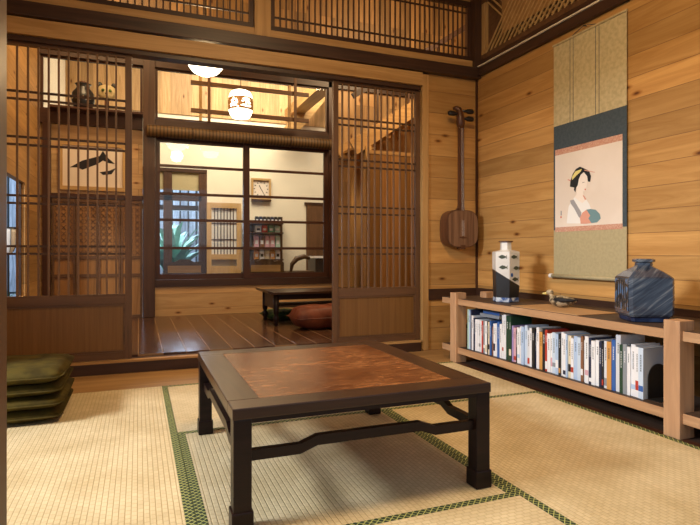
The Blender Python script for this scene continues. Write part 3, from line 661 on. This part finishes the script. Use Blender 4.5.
draw('painted_sleeve', 'salmon', [(158, 408), (170, 382), (192, 366), (212, 396), (202, 412), (218, 436), (190, 440), (162, 440)], .0009)
draw('painted_neckline', 'salmon', [(172, 290), (180, 292), (192, 312), (184, 314)], .0009)
draw('artist_signature', 'greyp', [(56, 372), (62, 372), (62, 396), (56, 396)], .0002)
draw('seal_mark', 'redp', [(55, 400), (61, 400), (61, 410), (55, 410)], .0002)
# ================================================================ SHAMISEN
Q = thing('shamisen', 'old three-stringed lute hanging on the wooden wall beside the corner', 'lute', (2.295, 3.56, .77))
def rsq(w_, h_, cy, n_=8, pw=.5):
    return [(w_*abs(math.cos(t))**pw*(1 if math.cos(t) > 0 else -1), cy+h_*abs(math.sin(t))**pw*(1 if math.sin(t) > 0 else -1)) for t in [2*math.pi*q/40+.01 for q in range(40)]]
mb = MB(); outline = rsq(.140, .144, .155, pw=.58)
rings = []
for yy, s_ in ((.058, .97), (.03, 1.0), (-.03, 1.0), (-.052, .985)): rings.append([Vector((x*s_, yy, .155+(z-.155)*s_)) for x, z in outline])
loft(rings).build('sound_box', 'shamid', Q, smooth=False)
mb = MB().prism([(x*.955, -.0525, .155+(z-.155)*.955) for x, z in outline], (0, -.003, 0)); mb.build('skin_face', 'shami', Q)
MB().prism([(-.026, -.01, .285), (.028, -.01, .285), (.023, -.01, .33), (.020, -.01, .93), (-.018, -.01, .93), (-.019, -.01, .33)], (0, -.028, 0)).build('neck', 'shamid', Q)
MB().prism([(-.05, -.008, .288), (.03, -.008, .288), (.018, -.008, .345), (-.014, -.008, .36), (-.02, -.008, .32)], (0, -.024, 0)).build('neck_heel', 'shamid', Q)
MB().tube([(.001, -.024, .92), (.0, -.024, .96), (-.004, -.026, 1.0), (-.006, -.022, 1.04), (-.012, -.016, 1.068), (-.03, -.012, 1.078), (-.052, -.010, 1.074)], [.021, .034, .030, .027, .023, .019, .015], 12).build('scroll_head', 'shamid', Q, smooth=True)
for sgn, z in ((-1, 1.03), (1, 1.058), (1, 1.0)):
    MB().tube([(0, -.026, z), (sgn*.045, -.026, z), (sgn*.06, -.026, z), (sgn*.10, -.026, z+.001), (sgn*.112, -.026, z)], [.008, .011, .018, .020, .011], 10).build('tuning_peg', 'black', Q, smooth=True)
for x in (-.007, .001, .009): MB().tube([(x, -.041, .925), (x*1.1, -.0575, .10)], .0006, 4).build('string', 'white', Q)
B('bridge', 'shamid', (-.028, .028, -.062, -.055, .085, .092), Q)
MB().tube([(-.02, -.035, .925), (.0, -.042, .928), (.022, -.035, .925), (.03, -.01, .905)], .002, 6).build('neck_cord', 'white', Q)
B('tailpiece', 'shamid', (-.02, .02, -.06, .0, .0, .03), Q)
# ================================================================ HALL
# rolled blind
R_ = thing('rolled_blind', 'rolled bamboo blind tied above the sliding windows', 'blind', (1.08, 5.86, 1.985))
MB().tube([(-1.0, 0, 0), (-.99, 0, 0), (.985, 0, 0), (1.0, 0, 0)], [.052, .06, .06, .052], 20).build('rolled_slats', 'bamboo', R_, smooth=True)
B('head_rail', 'red', (-.99, .99, .062, .07, -.0, .075), R_)
for x in (-.55, .5): MB().tube([(x+.0, .064*math.sin(t), .064*math.cos(t)) for t in [2*math.pi*q/16 for q in range(17)]], .004, 6).build('tie_cord', 'darkz', R_)
# pendant dome lamp
gl = thing('dome_lamp', 'glowing white dome lamp hanging just under the beam in the hall', 'lamp', (.486, 4.3, 2.115))
MB().lathe([(.001, 0), (.05, .004), (.095, .025), (.125, .06), (.142, .105), (.145, .12)], seg=32).build('glass_bowl', 'lampw', gl, smooth=True)
MB().lathe([(.147, .12), (.15, .125), (.15, .14), (.02, .15)], seg=32).build('metal_rim', 'black', gl)
MB().tube([(0, 0, .15), (0, 0, 1.985)], .006, 8).build('lamp_stem', 'black', gl)
point('dome_lamp_light', (.486, 4.3, 2.05), .08, 16, WARM)
# paper lantern
LN = thing('paper_lantern', 'glowing white lantern with a brown lettered band in the hall', 'lantern', (.86, 4.9, 1.955))
def lan(z): # radius profile
    t = z/.25; return .112*(1-abs(2*t-1)**4)**.5*.92+.012 if 0 < t < 1 else .05
MB().lathe([(.055, 0), (.075, .005), (.093, .03), (.106, .068)], seg=32).build('lower_paper', 'lantern', LN, smooth=True)
MB().lathe([(.1065, .0682), (.112, .1), (.112, .15), (.1065, .178)], seg=32).build('lettered_band', 'lband', LN, smooth=True)
MB().lathe([(.106, .1782), (.100, .21), (.085, .235), (.06, .248), (.05, .25)], seg=32).build('upper_paper', 'lantern', LN, smooth=True)
MB().lathe([(.052, .2502), (.054, .254), (.02, .262)], seg=20).build('top_cap', 'black', LN)
MB().tube([(0, 0, .26), (0, 0, 2.145)], .003, 6).build('hanging_cord', 'black', LN)
def lanshape(poly, name='lettering'):
    # coordinates: s in -1..1 across the front, z in metres; wrapped on the band
    base = math.atan2(-.86*0-4.9, -.86); pts = []; mb = MB(); a = []; b_ = []
    for s_, z in poly:
        t = base+s_*1.05; rr = .1125; a.append(mb.bm.verts.new((rr*math.cos(t), rr*math.sin(t), z))); b_.append(mb.bm.verts.new(((rr+.0025)*math.cos(t), (rr+.0025)*math.sin(t), z)))
    n_ = len(a); mb.bm.faces.new(a[::-1]); mb.bm.faces.new(b_)
    for k in range(n_): mb.bm.faces.new((a[k], a[(k+1) % n_], b_[(k+1) % n_], b_[k]))
    mb.build(name, 'lantern', LN)
for poly in ([(-.55, .168), (-.42, .15), (-.3, .152), (-.22, .128), (-.38, .132), (-.5, .15)], [(-.55, .168), (-.62, .145), (-.78, .14), (-.72, .125), (-.55, .135), (-.48, .15)],
             [(-.9, .1), (-.72, .118), (-.55, .125), (-.36, .118), (-.2, .122), (-.3, .105), (-.5, .108), (-.7, .1)], [(-.58, .12), (-.5, .12), (-.5, .085), (-.58, .085)],
             [(-.85, .088), (-.7, .098), (-.66, .09), (-.8, .08)], [(-.4, .098), (-.12, .082), (-.16, .075), (-.44, .09)],
             [(.12, .15), (.3, .165), (.62, .16), (.78, .15), (.5, .148), (.3, .15)], [(.05, .132), (.28, .142), (.72, .138), (.66, .128), (.3, .132), (.12, .124)],
             [(.42, .128), (.54, .128), (.46, .108), (.34, .104)], [(-.02, .092), (.2, .105), (.5, .098), (.82, .104), (.86, .09), (.5, .082), (.2, .09)], [(.6, .12), (.82, .126), (.8, .116), (.66, .11)]): lanshape(poly)
# hanging frame behind lantern
FR = thing('hanging_rack', 'light timber frame of two long bars behind the hanging lantern', 'rack', (1.1, 5.75, 2.0))
for z in (.47, .185): B('frame_bar', 'doorx', (-.60, .66, -.015, .015, z, z+.04), FR)
for x in (-.42, .50): B('frame_upright', 'doorz', (x-.014, x+.014, -.034, -.0155, .10, .70), FR)
for x in (-.42, .50): B('hanger_rod', 'doorz', (x-.006, x+.006, -.03, -.018, .70, 2.1), FR)
# low bench table
BT = thing('bench_table', 'low carved dark table with turned legs on the wooden floor', 'low table', (1.68, 5.02, .0795))
MB().prism([(-.60, -.27, .30), (-.56, -.27, .285), (.6, -.27, .285), (.6, -.27, .305), (-.55, -.27, .305), (-.61, -.27, .325)], (0, .54, 0)).build('table_top', 'tablex', BT)
for y in (-.22, .22): B('apron', 'table', (-.52, .56, y-.01, y+.01, .235, .284), BT)
B('side_apron', 'wickt', (-.53, -.51, -.22, .22, .15, .284), BT)
B('side_apron', 'wickt', (.55, .57, -.22, .22, .15, .284), BT)
B('under_shelf', 'wickt', (-.51, .55, -.2, .2, .16, .175), BT)
for x in (-.52, .56):
    for y in (-.23, .23):
        MB().lathe([(.012, 0), (.022, .012), (.016, .03), (.027, .055), (.028, .075), (.015, .095), (.024, .115), (.026, .13), (.026, .283)], c=(x, y, 0), seg=14).build('leg', 'table', BT, smooth=True)
def cushion(name, label, loc, dims, mat, rz, seed, tilt=0):
    r = thing(name, label, 'cushion', loc, rz); r.rotation_euler = (tilt, 0, rz)
    pillow_bm(*dims, seed=seed, wr=.003).build('cushion_cover', mat, r, smooth=True)
    w_, d_, h_ = dims
    MB().tube([(w_/2*.985*s_, d_/2*.985*t_, h_/2) for s_, t_ in ((-1, -1), (0, -1), (1, -1), (1, 0), (1, 1), (0, 1), (-1, 1), (-1, 0), (-1, -1))], .004, 6).build('seam_piping', mat, r)
cushion('cushion', 'plump rust brown cushion in front of the low table in the hall', (1.55, 4.56, .0805), (.62, .34, .20), 'rust', .05, 5)
cushion('cushion', 'green cushion half hidden behind the low table leg', (1.34, 5.34, .0805), (.34, .3, .09), 'greenc', .2, 8)
# framed picture, carved doors at hall left
PF = thing('framed_picture', 'framed ink picture of a bent branch behind the left lattice door', 'picture', (-.42, YW, 1.36))
B('frame', 'oakx', (-.31, .31, -.03, -.001, 0, .04), PF, .003); B('frame', 'oakx', (-.31, .31, -.03, -.001, .44, .48), PF, .003)
B('frame', 'oak', (-.31, -.27, -.03, -.001, .04, .44), PF); B('frame', 'oak', (.27, .31, -.03, -.001, .04, .44), PF)
B('picture_paper', 'paper', (-.27, .27, -.014, -.008, .04, .44), PF)
def pf(poly):
    pts = []
    for zx, zy in poly:
        x, z = BW(zx/2.914, 120+zy/2.914, YW-.016); pts.append((x+.42, -.016, z-1.36))
    MB().prism(pts, (0, .0015, 0)).build('ink_drawing', 'potblack', PF)
pf([(203, 138), (240, 118), (290, 105), (300, 90), (312, 108), (335, 128), (318, 126), (300, 118), (285, 128), (240, 145), (225, 138)])
pf([(290, 152), (318, 148), (338, 140), (325, 158), (300, 160)])
for k in range(4):
    x0 = -.78+.205*k
    CDr = thing('carved_cupboard_door', '%s carved brown cupboard door under the framed picture' % ('leftmost', 'second from left', 'third from left', 'rightmost')[k], 'door', (x0+.1, YW-.002, .081), 0, 'carved cupboard doors behind the lattice')
    f = MB().box(-.1, -.082, -.025, 0, 0, 1.19).box(.082, .1, -.025, 0, 0, 1.19)
    for z in (0, .42, .60, 1.16): f.box(-.082, .082, -.025, 0, z, z+.03)
    f.build('door_frame', 'doorx', CDr)
    B('door_board', 'sillz', (-.082, .082, -.012, -.004, .03, 1.16), CDr)
    c_ = MB()
    for z in [.64+.062*j for j in range(9)]:
        for a in (-.055, 0, .055):
            c_.bar((a-.02, -.015, z), (a+.02, -.015, z+.045), .006, .006); c_.bar((a+.02, -.015, z), (a-.02, -.015, z+.045), .006, .006)
    c_.build('carved_lattice', 'doorx', CDr)
struct(B('trim_29', 'red', (-.79, .042, YW-.03, YW-.001, 1.275, 1.325)))
# ornaments on lintel ledge
J = thing('dark_jar', 'dark round jar with pale marks on the ledge over the picture', 'jar', (-.50, YW-.12, 2.14))
struct(B('trim_30', 'red', (-.79, .042, YW-.21, YW-.041, 2.118, 2.139)))
MB().lathe([(.05, 0), (.085, .02), (.105, .08), (.1, .15), (.06, .2), (.06, .23), (.075, .24)], seg=24).build('jar_body', 'potblack', J, smooth=True)
mb = MB()
for a in (-2.1, -1.5, -.9, -2.6): mb.lathe([(.001, -.014), (.012, -.01), (.014, .0), (.012, .01), (.001, .014)], c=(.103*math.cos(a), .103*math.sin(a), .09), seg=10)
mb.build('pale_marks', 'silk', J)
MB().lathe([(.05, .2405), (.04, .26), (.012, .275)], seg=20).build('jar_lid', 'shamid', J, smooth=True)
A_ = thing('round_eared_mask', 'small round eared animal mask beside the dark jar', 'ornament', (-.29, YW-.13, 2.1395))
MB().box(-.02, .02, -.01, .04, 0, .12).build('stand', 'shamid', A_)
MB().lathe([(.001, .1), (.05, .11), (.08, .15), (.085, .19), (.07, .235), (.03, .255), (.001, .258)], seg=24, sy=.6).build('face', 'silk', A_, smooth=True)
for a in (-1, 1):
    MB().lathe([(.001, .23), (.022, .235), (.028, .255), (.018, .275), (.001, .28)], c=(a*.065, 0, 0), seg=16, sy=.6).build('ear', 'potblack', A_, smooth=True)
    MB().lathe([(.001, .175), (.012, .178), (.015, .19), (.012, .202), (.001, .205)], c=(a*.032, -.045, 0), seg=12).build('eye_patch', 'greenc', A_, smooth=True)
MB().lathe([(.001, .15), (.014, .155), (.01, .168), (.001, .17)], c=(0, -.05, 0), seg=10).build('nose', 'potblack', A_, smooth=True)
# stand lamp by the hall side window
TL = thing('standing_lantern', 'pale standing lantern with black frame outside the far left window', 'lamp', (-1.005, 5.2, -.1495))
MB().lathe([(.09, 0), (.09, .01), (.012, .02)], seg=20).build('lamp_base', 'black', TL)
MB().tube([(0, 0, .02), (0, 0, .88)], .008, 8).build('lamp_pole', 'black', TL)
MB().lathe([(.02, .88), (.035, .90), (.052, .95), (.057, 1.06), (.055, 1.09)], seg=20).build('lamp_shade', 'white', TL, smooth=True)
mb = MB()
for q in range(6):
    t = q*math.pi/3; mb.tube([(.038*math.cos(t), .038*math.sin(t), .90), (.056*math.cos(t), .056*math.sin(t), .95), (.061*math.cos(t), .061*math.sin(t), 1.06), (.059*math.cos(t), .059*math.sin(t), 1.095)], .003, 5)
mb.lathe([(.057, 1.09), (.061, 1.094), (.057, 1.104)], seg=20); mb.build('shade_frame', 'black', TL)
# side window of the hall
r = bpy.data.objects.new('window_5', None); place(r); struct(r)
B('window_frame', 'darky', (-.935, -.895, 4.201, 4.24, .381, 1.329), r); B('window_frame', 'darky', (-.935, -.915, 5.21, 5.239, .381, 1.329), r)
B('glass_pane', 'glass', (-.935, -.932, 4.24, 4.62, .381, 1.329), r); B('sash_stile', 'darkz', (-.937, -.925, 4.62, 4.66, .381, 1.329), r)
# ---- staircase seen through the right lattice
ST = thing('staircase', 'pale wooden staircase rising to the right behind the lattice door', 'staircase', (2.2, 5.62, .0795))
for y in (-.22, .22): MB().bar((-.05, y, 1.79), (1.75, y, 3.0), .04, .16).build('stringer', 'lightx', ST)
for k in range(8): B('tread', 'lightx', (-.0+.21*k, .2+.21*k, -.2, .2, 1.80+.1415*k, 1.83+.1415*k), ST)
for x in (.12, 1.5):
    for y in (-.22, .22): B('support_post', 'lightz', (x-.035, x+.035, y-.035, y+.035, 0, 1.80+.672*(x)-.06), ST)
MB().bar((-.05, -.22, 2.35), (1.75, -.22, 3.56), .04, .06).build('handrail', 'darkx', ST)
for k in range(9): B('baluster', 'darkz', (.04+.19*k, .06+.19*k, -.23, -.21, 1.87+.128*k, 2.40+.128*k), ST)
CU = thing('board_partition', 'tall red brown boarded partition behind the right lattice door', 'partition', (2.72, 5.30, .0795))
for k in range(8): B('partition_board', 'sillz' if k % 3 else 'panel', (-.42+.12*k, -.303+.12*k, -.015, .015, 0, 1.72), CU, .003)
B('partition_cap', 'sill', (-.43, .55, -.02, .02, 1.7205, 1.76), CU)
# ================================================================ SHOP BEYOND THE WINDOWS
YS = 8.5
def FX(u, v): return BW(u, v, YS)
struct(B('floor_shop', 'darky', (-1.0, 5.5, YW+.1, 12, -.02, .04)))
xo = FX(205, 0)[0]; ztr = FX(180, 198)[1]; zt2 = FX(207, 170)[1]
struct(B('wall_shop_far', 'cream', (xo+.03, 5.5, YS, YS+.08, .04, 2.82)))
struct(B('wall_shop_far_top', 'cream', (-1.0, xo+.03, YS, YS+.08, zt2, 2.82)))
struct(B('wall_shop_upper', 'wall_v', (-1.0, 5.5, YS-.02, YS+.08, 2.82, 4.4)))
struct(B('wall_shop_left', 'cream', (-1.0, -.95, YW+.1, YS, .04, 4.4)))
struct(B('wall_shop_right', 'cream', (5.45, 5.5, YW+.1, YS, .04, 4.4)))
struct(B('ceiling_shop', 'ceil', (-1.0, 5.5, YW+.06, YS+.1, 4.4, 4.45)))
struct(B('trim_31', 'lighty', (2.2, 2.4, YW+.2, YS-.03, 2.9, 3.05)))
pa, pb = BW(286, 136, 8.1), BW(330, 84, 8.1)
MBt = MB().bar((pa[0], 8.1, pa[1]), (pb[0], 8.1, pb[1]), .16, .2).build('trim_32', 'lightx'); struct(MBt)
# glazed shop door
r = bpy.data.objects.new('door_3', None); place(r); struct(r)
xm = FX(170, 0)[0]; xl = -.86
for x in (xl, xm, xo-.0): B('door_stile', 'darkz', (x-.09, x+.03, YS, YS+.06, .04, zt2), r)
B('door_head', 'darkx', (xl+.03, xo-.05, YS, YS+.06, ztr-.04, ztr+.04), r)
for x in (xl, xm):
    x2 = xm if x == xl else xo
    B('door_glass', 'glass', (x+.03, x2-.09, YS+.03, YS+.034, .04, ztr-.04), r)
    B('transom_blind', 'silk2', (x+.03, x2-.09, YS+.03, YS+.04, ztr+.12, zt2), r)
B('door_head', 'darkx', (xl+.03, xo+.03, YS-.01, YS+.0595, zt2-.05, zt2+.0), r)
# outside: wall and plants
M['fence'] = planks('pale grey blue fence boards', (.20, .27, .38), (.55, .66, .85), 'ZXY', .16, 4, .8, gap=(.03, .04, .05), gapw=.02, knots=False, vary=.4)
struct(B('wall_garden', 'fence', (-4, 4, 11.6, 11.7, -.15, 3.2)))
for k_, x_ in enumerate((-.62, .22, .98)): struct(B('trim_%d' % (40+k_), 'darkz', (x_-.05, x_+.05, 9.0, 9.1, -.15, 2.6)))
struct(B('trim_43', 'darkx', (-1.5, 1.6, 9.0, 9.1, 1.42, 1.50)))
def plant(name, label, loc, h_, n_, mat, seed, lw=.035):
    q = random.Random(seed); r = thing(name, label, 'plant', loc); mb = MB(); st = MB()
    for i in range(n_):
        t = q.uniform(0, 6.28); L = h_*q.uniform(.5, 1); out = q.uniform(.1, .45)*h_
        d = Vector((math.cos(t), math.sin(t), 0)); pts = [d*out*s_*s_+Vector((0, 0, L*(s_**.8)*(1-.25*s_*s_))) for s_ in (0, .3, .55, .8, 1)]
        side = Vector((-d.y, d.x, 0)); ws = [lw*.3, lw, lw*1.2, lw*.8, .002]
        vs = [(mb.bm.verts.new(p+side*w_), mb.bm.verts.new(p-side*w_+Vector((0, 0, .004)))) for p, w_ in zip(pts, ws)]
        for a, b_ in zip(vs, vs[1:]): mb.bm.faces.new((a[0], a[1], b_[1], b_[0]))
    mb.build('leaves', mat, r); MB().lathe([(.1, 0), (.14, .02), (.16, .22), (.13, .23)], seg=18).build('plant_pot', 'concrete', r)
    return r
plant('garden_plant', 'broad leaved green plant outside the shop glass door, at left', (-.55, 9.6, -.149), 1.3, 26, 'leafb', 2, .06)
plant('garden_plant', 'tall pale green plant outside, seen through the glass door middle', (.55, 9.7, -.149), 1.9, 60, 'leafb', 3, .06)
plant('garden_plant', 'low bushy plant outside beside the yellow lattice door', (1.75, 9.6, -.149), 1.1, 30, 'leaf', 4, .05)
plant('potted_plant', 'green plant outside the side window at the far left', (-1.2, 5.85, -.149), .75, 34, 'leaf', 7, .05)
# yellow lattice leaf of the shop door
x0, zt3 = FX(206, 203); x1 = FX(240, 0)[0]
LD = thing('lattice_door_leaf', 'yellow oak lattice door leaf standing open beside the shop entrance', 'door', (x0, YS-.08, .0405))
wd = x1-x0
B('stile', 'oak', (0, .07, -.03, .01, 0, zt3-.04), LD); B('stile', 'oak', (wd-.07, wd, -.03, .01, 0, zt3-.04), LD)
for z in (0, .60, zt3-.12): B('rail', 'oakx', (.07, wd-.07, -.03, .01, z, z+.08), LD)
B('lower_panel', 'oak', (.07, wd-.07, -.015, .0, .08, .50), LD)
for k in range(7): x = .07+(wd-.14)*(k+1)/8; B('lattice_bar', 'darkz', (x-.006, x+.006, -.02, -.008, .68, zt3-.12), LD)
for z in (.9, 1.15, 1.2, 1.45): B('lattice_crossbar', 'darkx', (.07, wd-.07, -.008, .002, z, z+.014), LD)
B('paper_backing', 'white', (.07, wd-.07, .003, .006, .68, zt3-.12), LD)
# clock
cx, cz = FX(260.7, 188.5); hw = .155
CK = thing('wall_clock', 'square wooden wall clock on the cream wall above the rack', 'clock', (cx, YS-.001, cz))
for a, b_ in (((-hw, hw, -.05, 0, -hw-.02, -hw+.01), 'oakx'), ((-hw, hw, -.05, 0, hw-.03, hw), 'oakx'), ((-hw, -hw+.03, -.05, 0, -hw+.01, hw-.03), 'oak'), ((hw-.03, hw, -.05, 0, -hw+.01, hw-.03), 'oak')): B('clock_case', b_, a, CK)
B('clock_ledge', 'darkx', (-hw, hw, -.06, 0, -hw-.05, -hw-.02), CK)
B('clock_face', 'paper', (-hw+.03, hw-.03, -.02, 0, -hw+.01, hw-.03), CK)
mb = MB()
for q in range(12):
    t = q*math.pi/6; s_ = .095; mb.bar((s_*math.sin(t), -.022, s_*math.cos(t)-.01), (1.22*s_*math.sin(t), -.022, 1.22*s_*math.cos(t)-.01), .006, .012)
mb.build('hour_marks', 'ink', CK)
MB().bar((0, -.024, -.01), (-.03, -.024, .05), .004, .010).build('hour_hand', 'ink', CK)
MB().bar((0, -.026, -.01), (.045, -.026, -.085), .004, .007).build('minute_hand', 'ink', CK)
# rack with packets
xa, za = FX(245, 218); xb = FX(279, 0)[0]
RK = thing('display_rack', 'dark display rack of packets against the cream shop wall', 'rack', ((xa+xb)/2, YS-.2, .0405)); hw = (xb-xa)/2
for sgn in (-1, 1): B('rack_side', 'darkz', (sgn*hw-.02, sgn*hw+.02, .05, .17, 0, za-.02), RK)
zsh = [FX(262, v)[1]-.04 for v in (224, 233, 247.5, 259)]
for z in [.25]+zsh: B('rack_shelf', 'darkx', (-hw+.02, hw-.02, -.17, .17, z-.02, z), RK)
B('rack_back', 'cream', (-hw+.02, hw-.02, .171, .185, .2, zsh[0]), RK)
RX = (xa+xb)/2; q = random.Random(3)
def packets(name, label, grp, n_, z, h_, cols, x0_, x1_, cat='packet'):
    for k in range(n_):
        x = x0_+(x1_-x0_)*(k+.5)/n_; w_ = (x1_-x0_)/n_*.42; c = cols[k % len(cols)]
        r = thing(name, label % ordn(k+1), cat, (RX+x, YS-.27, .041+z), 0, grp)
        MB().prism([(-w_, -.03, 0), (w_, -.03, 0), (w_, .03, 0), (-w_, .03, 0)], (0, 0, h_*.86)).build('packet_body', bmat[c], r)
        MB().box(-w_*.92, w_*.92, -.006, .006, h_*.86, h_).build('crimped_top', bmat[c], r)
        B('packet_label', bmat['W' if c != 'W' else 'K'], (-w_*.6, w_*.6, -.0315, -.0301, h_*.25, h_*.55), r)
packets('tea_tin', 'small dark tin on the rack top, %s from the left', 'dark tins along the rack top', 7, zsh[0], .1, 'KNK', -hw+.1, hw-.03, 'tin')
packets('snack_packet', 'red or green packet on the upper rack shelf, %s from the left', 'packets on the upper rack shelf', 4, zsh[1], (zsh[0]-zsh[1]-.02)*.9, 'WRgM', -hw+.1, hw-.05)
packets('snack_packet', 'pink packet on the middle rack shelf, %s from the left', 'pink packets on the middle rack shelf', 5, zsh[2], (zsh[1]-zsh[2]-.02)*.92, 'PTPPM', -hw+.08, hw-.05)
packets('snack_packet', 'white and orange packet on the lower rack shelf, %s from the left', 'packets on the lower rack shelf', 5, zsh[3], (zsh[2]-zsh[3]-.02)*.92, 'OWCOW', -hw+.08, hw-.05)
# brown door and counter at right of shop
x0, z0 = FX(306, 205)
r = bpy.data.objects.new('door_4', None); place(r); struct(r)
B('door_board', 'doorz', (x0, x0+.5, YS-.04, YS-.001, .04, z0), r); B('door_frame', 'darkx', (x0-.03, x0+.53, YS-.05, YS-.001, z0, z0+.04), r)
CN_ = thing('shop_counter', 'dark counter unit in front of the brown shop door', 'counter', (x0+.25, YS-.4, .0405))
B('counter_body', 'black', (-.28, .3, -.2, .2, 0, .62), CN_); B('counter_top', 'white', (-.3, .32, -.22, .22, .62, .65), CN_); B('counter_shelf', 'darkx', (-.05, .25, -.1, .1, .651, .86), CN_)
def chair(x, y, label, sc=1.0):
    r = thing('carved_chair', label, 'chair', (x, y, .0405), 0, 'carved chairs in the shop')
    B('seat', 'wickt', (-.25, .25, -.22, .22, .40, .44), r, .005)
    for a in (-.22, .22):
        for c_ in (-.19, .19): B('leg', 'wickt', (a-.02, a+.02, c_-.02, c_+.02, 0, .40), r)
    pts = [(-.25, -.24, .42), (.25, -.24, .42), (.25, -.24, .57), (.2, -.24, .60), (.12, -.24, .585), (.05, -.24, .62), (-.05, -.24, .62), (-.12, -.24, .585), (-.2, -.24, .60), (-.25, -.24, .57)]
    MB().prism(pts, (0, .03, 0)).build('backrest', 'wickt', r)
    MB().prism([(-.2, -.245, .45), (.2, -.245, .45), (.2, -.245, .54), (-.2, -.245, .54)], (0, .005, 0)).build('back_panel', 'oakx', r)
for (u, y, lb) in ((183, 7.3, 'carved chair back in front of the shop glass door'), (262, 7.4, 'carved chair back in front of the display rack')):
    chair(BW(u, 260, y)[0], y, lb)
GC = thing('curved_arm_chair', 'dark curved chair back near the brown shop door', 'chair', (BW(297, 270, 7.6)[0], 7.6, .0405))
B('seat', 'wickt', (-.2, .2, -.2, .2, .40, .44), GC)
for a in (-.18, .18):
    for c_ in (-.18, .18): B('leg', 'wickt', (a-.015, a+.015, c_-.015, c_+.015, 0, .40), GC)
MB().tube([(-.14, -.18, .44), (-.13, -.2, .54), (-.06, -.2, .62), (.05, -.2, .65), (.13, -.2, .62)], [.02, .03, .04, .035, .02], 10).build('curved_back', 'wickt', GC, smooth=True)
